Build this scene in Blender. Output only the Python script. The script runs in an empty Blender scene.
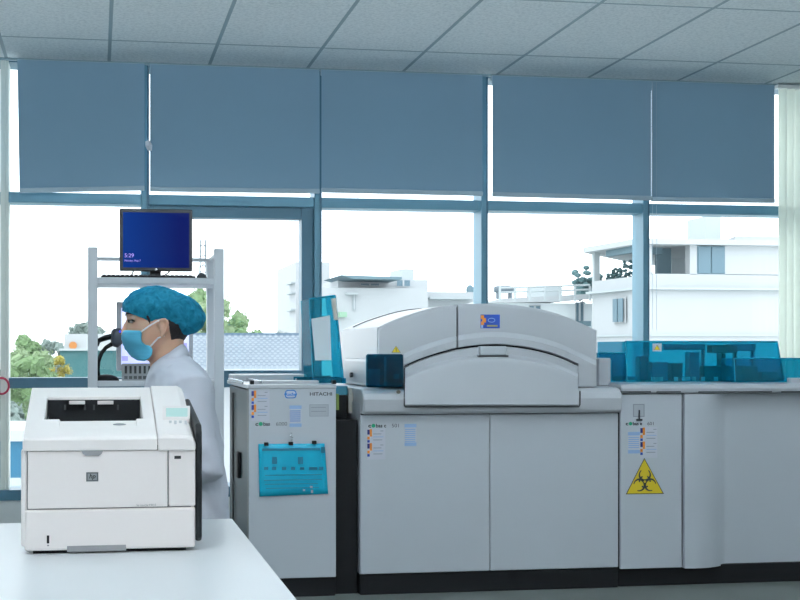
import bpy, bmesh, math, random
from mathutils import Vector, Matrix, noise
random.seed(7)
SC = bpy.context.scene
COL = SC.collection
# ------------------------------------------------------------------ camera model (real metres)
A = math.radians(9.08); F = 1320.0; CX = 308.0; CY = 350.0; H = 1.09
def X(u, Y): return Y * math.tan(A + math.atan((u - CX) / F))
def dep(x, Y): return x * math.sin(A) + Y * math.cos(A)
def P(u, v, Y):
    x = X(u, Y)
    return Vector((x, Y, H - (v - CY) * dep(x, Y) / F))
def Z(u, v, Y): return P(u, v, Y).z

# ------------------------------------------------------------------ materials
MATS = {}
def M(name, col, rough=0.5, metal=0.0, bump=0.0, bscale=60.0, var=0.03, vscale=6.0, emit=0.0, spec=0.5, coat=0.0, sss=0.0):
    if name in MATS: return MATS[name]
    m = bpy.data.materials.new(name); m.use_nodes = True
    nt = m.node_tree; b = nt.nodes['Principled BSDF']
    b.inputs['Roughness'].default_value = rough
    b.inputs['Metallic'].default_value = metal
    b.inputs['Specular IOR Level'].default_value = spec
    b.inputs['Coat Weight'].default_value = coat
    tc = nt.nodes.new('ShaderNodeTexCoord')
    no = nt.nodes.new('ShaderNodeTexNoise'); no.inputs['Scale'].default_value = vscale
    no.inputs['Detail'].default_value = 3
    nt.links.new(tc.outputs['Object'], no.inputs['Vector'])
    mx = nt.nodes.new('ShaderNodeMix'); mx.data_type = 'RGBA'
    c0 = [max(0, c * (1 - var)) for c in col]; c1 = [min(1, c * (1 + var)) for c in col]
    mx.inputs[6].default_value = (*c0, 1); mx.inputs[7].default_value = (*c1, 1)
    nt.links.new(no.outputs['Fac'], mx.inputs[0])
    nt.links.new(mx.outputs[2], b.inputs['Base Color'])
    if bump:
        n2 = nt.nodes.new('ShaderNodeTexNoise'); n2.inputs['Scale'].default_value = bscale
        n2.inputs['Detail'].default_value = 4
        nt.links.new(tc.outputs['Object'], n2.inputs['Vector'])
        bp = nt.nodes.new('ShaderNodeBump'); bp.inputs['Strength'].default_value = bump
        bp.inputs['Distance'].default_value = 0.01
        nt.links.new(n2.outputs['Fac'], bp.inputs['Height'])
        nt.links.new(bp.outputs['Normal'], b.inputs['Normal'])
    if emit:
        nt.links.new(mx.outputs[2], b.inputs['Emission Color'])
        b.inputs['Emission Strength'].default_value = emit
    if sss:
        b.inputs['Subsurface Weight'].default_value = sss
        b.inputs['Subsurface Scale'].default_value = 0.01
    MATS[name] = m
    return m
def clear_mat(name, tint, gloss=0.12, body=0.0, bodycol=None):
    """thin tinted sheet: tinted transparency + a little body + fresnel gloss"""
    m = bpy.data.materials.new(name); m.use_nodes = True
    nt = m.node_tree; nt.nodes.clear()
    out = nt.nodes.new('ShaderNodeOutputMaterial')
    tr = nt.nodes.new('ShaderNodeBsdfTransparent'); tr.inputs[0].default_value = (*tint, 1)
    gl = nt.nodes.new('ShaderNodeBsdfGlossy'); gl.inputs['Roughness'].default_value = 0.03
    gl.inputs['Color'].default_value = (1, 1, 1, 1)
    lw = nt.nodes.new('ShaderNodeLayerWeight'); lw.inputs[0].default_value = 0.5
    pw = nt.nodes.new('ShaderNodeMath'); pw.operation = 'POWER'; pw.inputs[1].default_value = 5
    nt.links.new(lw.outputs['Facing'], pw.inputs[0])
    mul = nt.nodes.new('ShaderNodeMath'); mul.operation = 'MULTIPLY_ADD'; mul.inputs[1].default_value = 0.35 if tint[0] > 0.5 else 0.04; mul.inputs[2].default_value = gloss
    mul.use_clamp = True
    nt.links.new(pw.outputs[0], mul.inputs[0])
    src = tr.outputs[0]
    if body:
        df = nt.nodes.new('ShaderNodeBsdfDiffuse'); df.inputs[0].default_value = (*(bodycol or tint), 1)
        no = nt.nodes.new('ShaderNodeTexNoise'); no.inputs['Scale'].default_value = 14
        mr = nt.nodes.new('ShaderNodeMapRange'); mr.inputs[3].default_value = body * 0.8; mr.inputs[4].default_value = min(1, body * 1.2)
        nt.links.new(no.outputs['Fac'], mr.inputs[0])
        m1 = nt.nodes.new('ShaderNodeMixShader')
        nt.links.new(mr.outputs[0], m1.inputs[0])
        nt.links.new(tr.outputs[0], m1.inputs[1]); nt.links.new(df.outputs[0], m1.inputs[2])
        src = m1.outputs[0]
    mix = nt.nodes.new('ShaderNodeMixShader')
    nt.links.new(mul.outputs[0], mix.inputs[0]); nt.links.new(src, mix.inputs[1]); nt.links.new(gl.outputs[0], mix.inputs[2])
    nt.links.new(mix.outputs[0], out.inputs[0])
    return m

WHITE = M('instrument_white', (0.54, 0.555, 0.59), 0.28, var=0.015)
WHITE2 = M('instrument_panel_grey', (0.61, 0.64, 0.69), 0.45, var=0.015)
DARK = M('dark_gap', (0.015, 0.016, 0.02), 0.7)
BLACK = M('black_plastic', (0.006, 0.0065, 0.008), 0.55, spec=0.25, bump=0.05, bscale=200)
CHAR = M('charcoal', (0.05, 0.055, 0.06), 0.5)
BEIGE = M('beige_plastic', (0.55, 0.53, 0.48), 0.5)
STEEL = M('steel', (0.6, 0.63, 0.66), 0.25, 1.0)
RACKM = M('rack_paint', (0.70, 0.73, 0.77), 0.4)
FRAME = M('aluminium_frame', (0.12, 0.28, 0.37), 0.4, 0.1)
FRAMED = M('aluminium_sash', (0.06, 0.16, 0.23), 0.4, 0.1)
BLIND = M('blind_fabric', (0.275, 0.425, 0.55), 0.85, bump=0.06, bscale=500, var=0.02)
_nt = BLIND.node_tree; _b = _nt.nodes['Principled BSDF']
_tl = _nt.nodes.new('ShaderNodeBsdfTranslucent'); _tl.inputs[0].default_value = (0.42, 0.62, 0.75, 1)
_mx = _nt.nodes.new('ShaderNodeMixShader'); _mx.inputs[0].default_value = 0.11
_nt.links.new(_b.outputs[0], _mx.inputs[1]); _nt.links.new(_tl.outputs[0], _mx.inputs[2])
_nt.links.new(_mx.outputs[0], _nt.nodes['Material Output'].inputs[0])
BLINDBAR = M('blind_bar', (0.42, 0.54, 0.62), 0.5)
WALLP = M('wall_paint', (0.72, 0.76, 0.76), 0.8, bump=0.03, bscale=90)
PIER = M('pier_paint', (0.82, 0.86, 0.80), 0.8, bump=0.03, bscale=90)
LAMBLUE = M('sticker_blue', (0.02, 0.08, 0.45), 0.5)
SORANGE = M('sticker_orange', (0.85, 0.28, 0.03), 0.5)
SNAVY = M('sticker_navy', (0.02, 0.03, 0.2), 0.5)
SPALE = M('sticker_pale', (0.66, 0.67, 0.75), 0.5)
SSKY = M('sticker_sky', (0.35, 0.52, 0.78), 0.5)
SSKYL = M('sticker_sky_line', (0.18, 0.33, 0.65), 0.5)
SGREY = M('sticker_grey', (0.33, 0.36, 0.42), 0.5)
INK = M('ink', (0.03, 0.035, 0.045), 0.6)
INKG = M('ink_grey', (0.12, 0.13, 0.16), 0.6)
GREEN = M('logo_green', (0.02, 0.38, 0.2), 0.5)
YELLOW = M('warning_yellow', (0.75, 0.55, 0.02), 0.5)
TEALF = M('teal_film', (0.01, 0.47, 0.69), 0.25, var=0.06)
TEALFD = M('teal_film_print', (0.01, 0.2, 0.32), 0.4)
PRW = M('printer_white', (0.93, 0.885, 0.865), 0.4, var=0.01)
PRW2 = M('printer_front', (0.90, 0.84, 0.82), 0.42, var=0.01)
PRG = M('printer_grey', (0.30, 0.30, 0.31), 0.5)
PRB = M('printer_black', (0.009, 0.010, 0.012), 0.45, spec=0.25)
GLASS = clear_mat('window_glass', (0.97, 0.99, 1.0), 0.03)
TEAL = clear_mat('teal_acrylic', (0.06, 0.52, 0.66), 0.025, 0.14, (0.02, 0.50, 0.66))
TEALD = clear_mat('dark_teal_acrylic', (0.14, 0.46, 0.57), 0.02, 0.10, (0.01, 0.10, 0.16))

# ------------------------------------------------------------------ mesh helpers
def nb(): return bmesh.new()
def box(bm, x0, x1, y0, y1, z0, z1, mi=0):
    vs = [bm.verts.new(p) for p in ((x0,y0,z0),(x1,y0,z0),(x1,y1,z0),(x0,y1,z0),(x0,y0,z1),(x1,y0,z1),(x1,y1,z1),(x0,y1,z1))]
    for f in ((0,3,2,1),(4,5,6,7),(0,1,5,4),(1,2,6,5),(2,3,7,6),(3,0,4,7)):
        fc = bm.faces.new([vs[i] for i in f]); fc.material_index = mi
    return bm
def prism(bm, pts, axis, a0, a1, mi=0):
    """pts: polygon in the plane across axis: y -> (x,z), x -> (y,z), z -> (x,y)"""
    def mk(p, a):
        return {'y': (p[0], a, p[1]), 'x': (a, p[0], p[1]), 'z': (p[0], p[1], a)}[axis]
    n = len(pts)
    v0 = [bm.verts.new(mk(p, a0)) for p in pts]; v1 = [bm.verts.new(mk(p, a1)) for p in pts]
    fs = [bm.faces.new(v0), bm.faces.new(list(reversed(v1)))]
    for i in range(n):
        j = (i + 1) % n
        fs.append(bm.faces.new((v0[j], v0[i], v1[i], v1[j])))
    for f in fs: f.material_index = mi
    bmesh.ops.recalc_face_normals(bm, faces=fs)
    return bm
def frames(pts):
    T = []
    for i in range(len(pts)):
        a = pts[max(i - 1, 0)]; b = pts[min(i + 1, len(pts) - 1)]
        T.append((b - a).normalized())
    n = T[0].orthogonal().normalized(); out = []
    for t in T:
        n = (n - t * n.dot(t))
        n = n.normalized() if n.length > 1e-6 else t.orthogonal().normalized()
        out.append((t, n, t.cross(n)))
    return out
def tube(bm, pts, r, n=10, closed=False, cap=True):
    pts = [Vector(p) for p in pts]
    rs = r if isinstance(r, (list, tuple)) else [r] * len(pts)
    rings = []
    for p, (t, a, b), q in zip(pts, frames(pts), rs):
        q2 = q if isinstance(q, (list, tuple)) else (q, q)
        rings.append([bm.verts.new(p + a * (q2[0] * math.cos(2*math.pi*k/n)) + b * (q2[1] * math.sin(2*math.pi*k/n))) for k in range(n)])
    fs = []
    for i in range(len(rings) - (0 if closed else 1)):
        A_, B_ = rings[i], rings[(i + 1) % len(rings)]
        for k in range(n):
            fs.append(bm.faces.new((A_[k], A_[(k+1) % n], B_[(k+1) % n], B_[k])))
    if cap and not closed:
        fs.append(bm.faces.new(list(reversed(rings[0])))); fs.append(bm.faces.new(rings[-1]))
    bmesh.ops.recalc_face_normals(bm, faces=fs)
    return bm
def loft(bm, rings, cap=True):
    R = [[bm.verts.new(p) for p in r] for r in rings]; n = len(R[0]); fs = []
    for a, b in zip(R, R[1:]):
        for k in range(n): fs.append(bm.faces.new((a[k], a[(k+1) % n], b[(k+1) % n], b[k])))
    if cap: fs.append(bm.faces.new(list(reversed(R[0])))); fs.append(bm.faces.new(R[-1]))
    bmesh.ops.recalc_face_normals(bm, faces=fs)
    return bm
def ell(bm, c, r, sub=3, rot=None):
    mt = Matrix.Translation(c) @ (rot.to_4x4() if rot else Matrix.Identity(4)) @ Matrix.Diagonal((*r, 1))
    bmesh.ops.create_icosphere(bm, subdivisions=sub, radius=1, matrix=mt)
    return bm
def cyl(bm, c0, c1, r, n=24): return tube(bm, [c0, c1], r, n)
def grid_rows(bm, rows, yback=None):
    """surface through rows of points; with yback a skirt runs from its rim back to that depth"""
    R = [[bm.verts.new(p) for p in r] for r in rows]
    fs = []
    for a, b in zip(R, R[1:]):
        for i in range(len(a) - 1): fs.append(bm.faces.new((a[i], a[i+1], b[i+1], b[i])))
    if yback is not None:
        rim = R[0] + [r[-1] for r in R[1:]] + list(reversed(R[-1][:-1])) + [r[0] for r in reversed(R[1:-1])]
        bk = [bm.verts.new((v.co.x, yback, v.co.z)) for v in rim]
        n = len(rim)
        for i in range(n):
            j = (i + 1) % n
            fs.append(bm.faces.new((rim[j], rim[i], bk[i], bk[j])))
        fs.append(bm.faces.new(bk))
    bmesh.ops.recalc_face_normals(bm, faces=fs)
    return bm
ORIG = {}
def obj(name, bm, mats, parent=None, bevel=0, seg=2, smooth=False, kind=None, base=False):
    me = bpy.data.meshes.new(name)
    o = bpy.data.objects.new(name, me)
    if base:                                         # a thing that is one mesh: origin at its base
        xs = [v.co for v in bm.verts]
        c = Vector(((min(v.x for v in xs)+max(v.x for v in xs))/2, (min(v.y for v in xs)+max(v.y for v in xs))/2, min(v.z for v in xs)))
        bmesh.ops.translate(bm, verts=bm.verts, vec=-c); o.location = c
    bm.to_mesh(me); bm.free()
    for m in (mats if isinstance(mats, (list, tuple)) else [mats]): me.materials.append(m)
    COL.objects.link(o)
    if parent:
        o.parent = parent
        if parent in ORIG: o.matrix_parent_inverse = Matrix.Translation(-ORIG[parent])
    if smooth:
        for p in me.polygons: p.use_smooth = True
    if bevel:
        md = o.modifiers.new('bevel', 'BEVEL'); md.width = bevel; md.segments = seg
        md.limit_method = 'ANGLE'; md.angle_limit = math.radians(40)
    if kind: o['kind'] = kind
    return o
def thing(name, label, cat, loc=(0,0,0), group=None):
    o = bpy.data.objects.new(name, None); COL.objects.link(o); o.location = loc; o.empty_display_size = 0.1
    ORIG[o] = Vector(loc)
    return tag(o, label, cat, group)
def tag(o, label=None, cat=None, group=None, kind=None):
    if label: o['label'] = label
    if cat: o['category'] = cat
    if group: o['group'] = group
    if kind: o['kind'] = kind
    return o
def bake(o):
    """apply the modifiers of o to its mesh"""
    dg = bpy.context.evaluated_depsgraph_get(); dg.update()
    me = bpy.data.meshes.new_from_object(o.evaluated_get(dg))
    o.modifiers.clear(); o.data = me
    return o
def remesh(o, voxel, smooth_it=3):
    md = o.modifiers.new('r', 'REMESH'); md.mode = 'VOXEL'; md.voxel_size = voxel; md.use_smooth_shade = True
    if smooth_it:
        s = o.modifiers.new('s', 'SMOOTH'); s.iterations = smooth_it; s.factor = 0.5
    return bake(o)
def cut(o, bmcut):
    me = bpy.data.meshes.new('cutter'); bmcut.to_mesh(me); bmcut.free()
    c = bpy.data.objects.new('cutter', me); COL.objects.link(c)
    md = o.modifiers.new('b', 'BOOLEAN'); md.object = c; md.operation = 'DIFFERENCE'; md.solver = 'EXACT'
    bake(o); bpy.data.objects.remove(c); bpy.data.meshes.remove(me)
    return o
def text(name, s, u, v, Y, hpx, mat, parent, align='LEFT', sx=1.0, font_shear=0.0, bold=0.0):
    """lettering on an upright face that looks toward -Y; v is the baseline"""
    cu = bpy.data.curves.new(name, 'FONT'); cu.body = s; cu.align_x = align
    p = P(u, v, Y); cu.size = hpx * dep(p.x, Y) / F / 0.72
    cu.extrude = 0.0004; cu.shear = font_shear; cu.offset = bold; cu.resolution_u = 4
    tmp = bpy.data.objects.new(name, cu); COL.objects.link(tmp)
    dg = bpy.context.evaluated_depsgraph_get(); dg.update()
    me = bpy.data.meshes.new_from_object(tmp.evaluated_get(dg))
    bpy.data.objects.remove(tmp); bpy.data.curves.remove(cu)
    me.transform(Matrix.LocRotScale(p, Matrix.Rotation(math.radians(90), 3, 'X').to_quaternion(), Vector((sx, 1, 1))))
    me.materials.clear(); me.materials.append(mat); me.name = name
    o = bpy.data.objects.new(name, me); COL.objects.link(o)
    if parent:
        o.parent = parent
        if parent in ORIG: o.matrix_parent_inverse = Matrix.Translation(-ORIG[parent])
    return o
def decal(name, rects, Y, parent, th=0.0006, label=None):
    """thin printed patches on an upright face: rects = (u0, v0, u1, v1, material)"""
    bm = nb(); mats = []
    for k, (u0, v0, u1, v1, m) in enumerate(rects):
        if m not in mats: mats.append(m)
        x0, x1 = X(u0, Y), X(u1, Y); zt, zb = Z(u0, v0, Y), Z(u0, v1, Y)
        t = th * (1 + 0.5 * k / max(1, len(rects)) + (0.6 if k else 0))
        box(bm, x0, x1, Y - t, Y, zb, zt, mats.index(m))
    o = obj(name, bm, mats, parent)
    if label: o['label'] = label
    return o
def interp(pts, u):
    if u <= pts[0][0]: return pts[0][1]
    if u >= pts[-1][0]: return pts[-1][1]
    for i in range(len(pts) - 1):
        if pts[i][0] <= u <= pts[i+1][0]:
            p0 = pts[max(i-1, 0)]; p1 = pts[i]; p2 = pts[i+1]; p3 = pts[min(i+2, len(pts)-1)]
            t = (u - p1[0]) / (p2[0] - p1[0])
            m1 = (p2[1]-p0[1]) / (p2[0]-p0[0]) * (p2[0]-p1[0]); m2 = (p3[1]-p1[1]) / (p3[0]-p1[0]) * (p2[0]-p1[0])
            t2, t3 = t*t, t*t*t
            return (2*t3-3*t2+1)*p1[1] + (t3-2*t2+t)*m1 + (-2*t3+3*t2)*p2[1] + (t3-t2)*m2
def lin(a, b, n): return [a + (b - a) * i / (n - 1) for i in range(n)]

# ================================================================== THE ROOM
CEIL = 2.815; WX0, WX1, WY0 = -2.6, 5.6, -2.4
YW = 8.0                                                       # room face of the window wall
floor_m = M('floor_vinyl', (0.13, 0.14, 0.135), 0.5, spec=0.3, bump=0.02, bscale=120, var=0.12, vscale=3)
obj('floor', box(nb(), WX0, WX1, WY0, 8.25, -0.12, 0), floor_m, kind='structure')

def ceiling_mat():
    m = bpy.data.materials.new('mineral_fibre_tile'); m.use_nodes = True
    nt = m.node_tree; b = nt.nodes['Principled BSDF']; b.inputs['Roughness'].default_value = 0.9
    b.inputs['Specular IOR Level'].default_value = 0.2
    tc = nt.nodes.new('ShaderNodeTexCoord')
    v = nt.nodes.new('ShaderNodeTexNoise'); v.inputs['Scale'].default_value = 55; v.inputs['Detail'].default_value = 6; v.inputs['Roughness'].default_value = 0.7
    nt.links.new(tc.outputs['Object'], v.inputs['Vector'])
    r = nt.nodes.new('ShaderNodeValToRGB')
    r.color_ramp.elements[0].position = 0.34; r.color_ramp.elements[0].color = (0.60, 0.68, 0.71, 1)
    r.color_ramp.elements[1].position = 0.56; r.color_ramp.elements[1].color = (0.78, 0.85, 0.87, 1)
    nt.links.new(v.outputs['Fac'], r.inputs[0]); nt.links.new(r.outputs[0], b.inputs['Base Color'])
    bp = nt.nodes.new('ShaderNodeBump'); bp.inputs['Strength'].default_value = 0.35; bp.inputs['Distance'].default_value = 0.004
    nt.links.new(v.outputs['Fac'], bp.inputs['Height']); nt.links.new(bp.outputs['Normal'], b.inputs['Normal'])
    return m
CEILM = ceiling_mat()
GX0, GY = 0.071, 7.43
EMD, EMS, EMU = 16.5, 4.0, 60.0
obj('ceiling', box(nb(), WX0, WX1, WY0, 8.25, CEIL, CEIL + 0.1), CEILM, kind='structure')
bm = nb()
k = -5
while GX0 + 0.6 * k < WX1:
    x = GX0 + 0.6 * k
    if x > WX0: box(bm, x - 0.010, x + 0.010, WY0, YW, CEIL - 0.0012, CEIL + 0.002)
    k += 1
y = GY
while y > WY0:
    box(bm, WX0, WX1, y - 0.008, y + 0.008, CEIL - 0.001, CEIL + 0.002); y -= 1.18
box(bm, WX0, WX1, YW - 0.03, YW, CEIL - 0.012, CEIL + 0.002)
tag(obj('trim_1', bm, M('ceiling_grid', (0.26, 0.37, 0.42), 0.5)), kind='structure')
obj('wall_left', box(nb(), WX0 - 0.1, WX0, WY0, 8.25, 0, CEIL), WALLP, kind='structure')
obj('wall_right', box(nb(), WX1, WX1 + 0.1, WY0, 8.25, 0, CEIL), WALLP, kind='structure')
obj('wall_back', box(nb(), WX0, WX1, WY0 - 0.1, WY0, 0, CEIL), WALLP, kind='structure')
PX0 = X(820, 8.14)
bm = nb(); box(bm, PX0, WX1, 8.02, 8.14, 0, CEIL); box(bm, PX0 + .12, WX1, 8.14, 8.25, 0, CEIL)
obj('wall_pier', bm, PIER, kind='structure', bevel=0.01, seg=3)
bm = nb(); box(bm, WX0, PX0, YW, 8.25, 0, 0.20)
obj('wall_window', bm, WALLP, kind='structure')
obj('trim_2', box(nb(), WX0, PX0, YW - 0.02, 8.24, 0.20, 0.262), FRAMED, kind='structure')     # bottom frame
obj('trim_3', box(nb(), WX0, PX0, YW + 0.02, 8.24, CEIL - 0.015, CEIL), FRAMED, kind='structure')

# sheer curtain at the right end of the glazing
_cm = M('sheer_curtain', (0.82, 0.85, 0.82), 0.9, bump=0.05, bscale=300); _nt = _cm.node_tree
_tl = _nt.nodes.new('ShaderNodeBsdfTranslucent'); _tl.inputs[0].default_value = (0.84, 0.92, 0.82, 1)
_mx = _nt.nodes.new('ShaderNodeMixShader'); _mx.inputs[0].default_value = 0.36
_nt.links.new(_nt.nodes['Principled BSDF'].outputs[0], _mx.inputs[1]); _nt.links.new(_tl.outputs[0], _mx.inputs[2]); _nt.links.new(_mx.outputs[0], _nt.nodes['Material Output'].inputs[0])
cx0, cx1 = X(777.2, 7.95), X(826, 7.95); bm = nb(); cr = []
for z_ in (0.03, 1.0, 2.0, CEIL - .035):
    cr.append([Vector((cx0 + (cx1 - cx0) * i / 96, 7.953 - .020 * math.cos(i / 96 * 2 * math.pi * 6.5) - .006 * math.sin(i * .31 + z_), z_)) for i in range(97)])
grid_rows(bm, cr)
cu_ = thing('curtain', 'pale green sheer curtain hanging at the right end of the windows', 'curtain', ((cx0+cx1)/2, 7.95, 0.03))
obj('fabric', bm, _cm, cu_, smooth=True)
obj('rail', box(nb(), cx0 - .005, cx1, 7.93, 7.975, CEIL - .034, CEIL - .012), M('rail_white', (0.7, 0.74, 0.74), 0.5), cu_)

# mullions and windows
mull_u = [-0.765, 0.284, 1.335, 2.380, 3.427]
mx = [-2.58, -1.55, X(8.5, YW) - .024] + [X(u, YW) - .024 for u in (149.3, 322, 488.3, 649.8)] + [PX0]
mw = 0.024
n_trim = 4
for x in mx[1:-1]:
    bm = nb(); box(bm, x - mw, x + mw * 0.35, YW - 0.01, 8.17, 0.262, CEIL)
    o = obj('trim_%d' % n_trim, bm, FRAME if x > -.5 else PIER, kind='structure', bevel=0.004)
    bm = nb(); box(bm, x + mw * 0.35, x + mw, YW + 0.006, 8.17, 0.262, CEIL); obj('mullion_rebate', bm, FRAMED if x > -.5 else PIER, o)
    n_trim += 1
wn = 1
for xa, xb in zip(mx, mx[1:]):
    a, b = xa + mw, xb - mw
    if wn == 1: a = WX0
    if wn == 7: b = PX0
    w = thing('window_%d' % wn, None, None, (0.5*(a+b), 8.08, 0.262)); w['kind'] = 'structure'
    bm = nb(); box(bm, a, b, YW, 8.16, 1.965, 2.028); obj('transom', bm, FRAME, w, bevel=0.004)
    bm = nb(); box(bm, a, b, YW + 0.02, 8.16, 0.862, 0.925); obj('lower_rail', bm, FRAMED, w, bevel=0.004)
    if wn == 4:                                                   # the opening sash behind the monitor
        s = 0.075
        bm = nb()
        for bx in ((a, a+0.03, .925, 1.965), (b-s, b, .925, 1.965), (a+.03, b-s, 1.895, 1.965), (a+.03, b-s, .925, .965)):
            box(bm, bx[0], bx[1], YW + 0.025, 8.14, bx[2], bx[3])
        obj('sash', bm, FRAMED, w, bevel=0.003)
    bm = nb(); box(bm, a, b, 8.10, 8.106, 0.262, CEIL - 0.05); obj('pane', bm, GLASS, w)
    wn += 1

# roller blinds
def blind(x0, x1, zbl, zbr, y, label, skew0=0.0):
    t = thing('roller_blind', label, 'roller blind', (0.5*(x0+x1), y, CEIL - 0.03), 'grey blue roller blinds along the windows')
    zt = CEIL - 0.018
    bm = nb(); pts = [(x0 + skew0, zbl), (x1, zbr), (x1, zt), (x0, zt)]
    prism(bm, pts, 'y', y, y + 0.002); obj('fabric', bm, BLIND, t)
    bm = nb(); prism(bm, [(x0 + skew0, zbl - 0.028), (x1, zbr - 0.028), (x1, zbr), (x0 + skew0, zbl)], 'y', y - 0.008, y + 0.010)
    obj('bottom_bar', bm, BLINDBAR, t, bevel=0.003)
    bm = nb(); cyl(bm, (x0, y + 0.024, zt - 0.012), (x1, y + 0.024, zt - 0.012), 0.019, 16); obj('roller_tube', bm, BLINDBAR, t)
    return t
YB = 7.93
bz = lambda u, v: Z(u, v, YB) + 0.028
b0 = blind(-1.52, -0.60, 2.06, 2.06, YB, 'grey blue roller blind outside the left edge of view')
b1 = blind(X(17.3, YB), X(144.5, YB), bz(18, 193), bz(145, 190.5), YB, 'narrow grey blue roller blind at the far left, beside a bright gap', 0.012)
b2 = blind(X(150, YB), X(319.5, YB), bz(150, 191.5), bz(319, 193.5), YB, 'grey blue roller blind directly above the dark blue monitor')
b3 = blind(X(321.5, YB), X(482.5, YB), bz(322, 192.5), bz(482, 196), YB, 'middle grey blue roller blind, above the open teal lid')
b4 = blind(X(492.5, YB), X(651.2, YB), bz(493, 196.5), bz(651, 200.5), YB, 'grey blue roller blind above the arched hood, right of the wide bright gap')
b5 = blind(X(651.5, YB), X(774.5, YB), bz(655, 201.5), bz(774, 203), YB, 'rightmost roller blind, next to the pale green pier')
# pull chains
for bl, u, v1, lab in ((b2, 148.4, 152, None), (b5, 652.6, 330, None), (b5, 656.5, 330, None)):
    x = X(u, YB - 0.03); z1 = Z(u, v1, YB - 0.03)
    bm = nb(); tube(bm, [(x, YB - 0.03, CEIL - 0.03), (x, YB - 0.03, z1)], 0.0011, 6); obj('pull_chain', bm, BLINDBAR, bl)
bm = nb(); p = P(149, 146, YB - 0.03); tube(bm, [p + Vector((-.01,0,.03)), p + Vector((0,0,0)), p + Vector((.006,0,-.028))], [0.014, 0.021, 0.012], 10)
obj('chain_weight', bm, M('clear_white_plastic', (0.75, 0.78, 0.85), 0.3), b2)

# red ring of tubing on the left mullion
bm = nb(); c = P(1.5, 386, 7.93)
tube(bm, [c + Vector((0.042*math.cos(t), 0, 0.047*math.sin(t))) for t in [2*math.pi*i/28 for i in range(28)]], 0.0065, 8, closed=True)
tube(bm, [c + Vector((0, 0, .045)), c + Vector((0, .06, .05))], 0.004, 8)
tag(obj('cable_loop', bm, M('red_rubber', (0.5, 0.03, 0.08), 0.5), base=True, smooth=True), 'red loop of thin hose hanging on the window frame at far left', 'hose loop')

# added linear fill lights, unseen above the view, brightening ceiling, fronts and printer
FILL = M('fill_diffuser', (0.96, 0.96, 1.0), 0.6, emit=EMD)
FILLS = M('fill_diffuser_side', (0.84, 0.92, 1.0), 0.6, emit=EMS)
FILLU = M('fill_diffuser_up', (0.84, 0.93, 1.0), 0.6, emit=EMU)
FILLD = M('fill_diffuser_dim', (0.84, 0.92, 1.0), 0.6, emit=1.0)
for ly, lxs in ((4.28, (-1.9, -0.3, 1.3, 2.9, 4.5)), (1.75, (-1.6, -0.1, 1.4)), (-0.6, (-1.3, 1.5, 4.0))):
    for lx in lxs:
        zl = 2.37 if ly > 4 else 2.50
        t = thing('added_fill_light', 'added linear fill light, unseen above the top edge of view', 'pendant light', (lx, ly, zl), 'added fill lights')
        bm = nb()
        for sx in (-.67, .665): box(bm, lx + sx, lx + sx + .005, ly - .07, ly + .07, zl, zl + .10)
        box(bm, lx - .665, lx + .665, ly - .05, ly + .05, zl + .03, zl + .085)
        obj('housing', bm, RACKM, t)
        obj('lower_diffuser', box(nb(), lx - .66, lx + .66, ly - .06, ly + .06, zl + .004, zl + .02), FILLD if ly > 4 else FILL, t)
        obj('upper_diffuser', box(nb(), lx - .66, lx + .66, ly - .06, ly + .06, zl + .088, zl + .096), FILLU, t)
        for sy in (-1, 1):
            obj('side_diffuser', box(nb(), lx - .66, lx + .66, ly + sy*.060 - .004, ly + sy*.060 + .004, zl + .024, zl + .084), FILLS if sy > 0 and ly > 4 else FILLD, t)
        for sx in (-.5, .5):
            bm = nb(); tube(bm, [(lx + sx, ly, zl + .09), (lx + sx, ly, CEIL)], .002, 6); obj('cable', bm, STEEL, t)

# ================================================================== MAIN ANALYSER (arched hood)
YF = 5.75
LT = 0.0
def px_box(bm, u0, u1, v0, v1, Y0, Y1, mi=0):
    """box whose front face, at depth Y0, spans the given picture rectangle"""
    um = (u0 + u1) / 2
    return box(bm, X(u0, Y0), X(u1, Y0), Y0, Y1, Z(um, v1, Y0), Z(um, v0, Y0), mi)
XL, XM, XR = X(360.5, YF), X(490, YF), X(619, YF)
zt = Z(490, 413.5, YF); zb = 0.09
an = thing('chemistry_analyser', 'large grey white analyser with arched hood and two plain front doors', 'analyser', ((XL+XR)/2, YF + 0.5, 0))
# base cabinet
obj('cabinet', box(nb(), XL + 0.003, XR - 0.003, YF + 0.022, 6.70, zb, zt + 0.05), WHITE2, an)
obj('plinth', box(nb(), XL, XR, YF + 0.01, 6.68, 0.0, zb), BLACK, an, bevel=0.004)
dl = obj('door', box(nb(), XL, XM - 0.0015, YF, YF + 0.02, zb + 0.004, zt - 0.003), WHITE2, an, bevel=0.004)
dr = obj('door', box(nb(), XM + 0.0015, XR - 0.003, YF, YF + 0.02, zb + 0.004, zt - 0.003), WHITE2, an, bevel=0.004)
obj('gap_strip', box(nb(), XL + .004, XR - .004, YF + 0.012, YF + 0.022, zb, zt + 0.004), DARK, an)
# fascia band with rounded nose
bm = nb(); z0, z1 = zt + 0.001, Z(490, 387.5, YF)
prof = [(5.80, z0), (5.722, z0), (5.708, z0 + .012), (5.706, z1 - .05), (5.716, z1 - .025), (5.74, z1 - .006), (5.78, z1), (5.95, z1), (5.95, z0)]
prism(bm, prof, 'x', XL + 0.004, XR)
obj('fascia', bm, WHITE, an, bevel=0.012, seg=4)
obj('deck', box(nb(), XL + .004, XR - .002, 5.951, 6.68, z1 - .03, z1), WHITE, an, bevel=.006)
bm = nb(); p = P(398, 391.8, 5.715); cyl(bm, p, p + Vector((0, -0.014, 0)), 0.0085, 16); obj('lock', bm, M('brass_lock', (0.2, 0.19, 0.16), 0.4, 0.8), an)
ZD = z1                                                           # deck height
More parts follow.
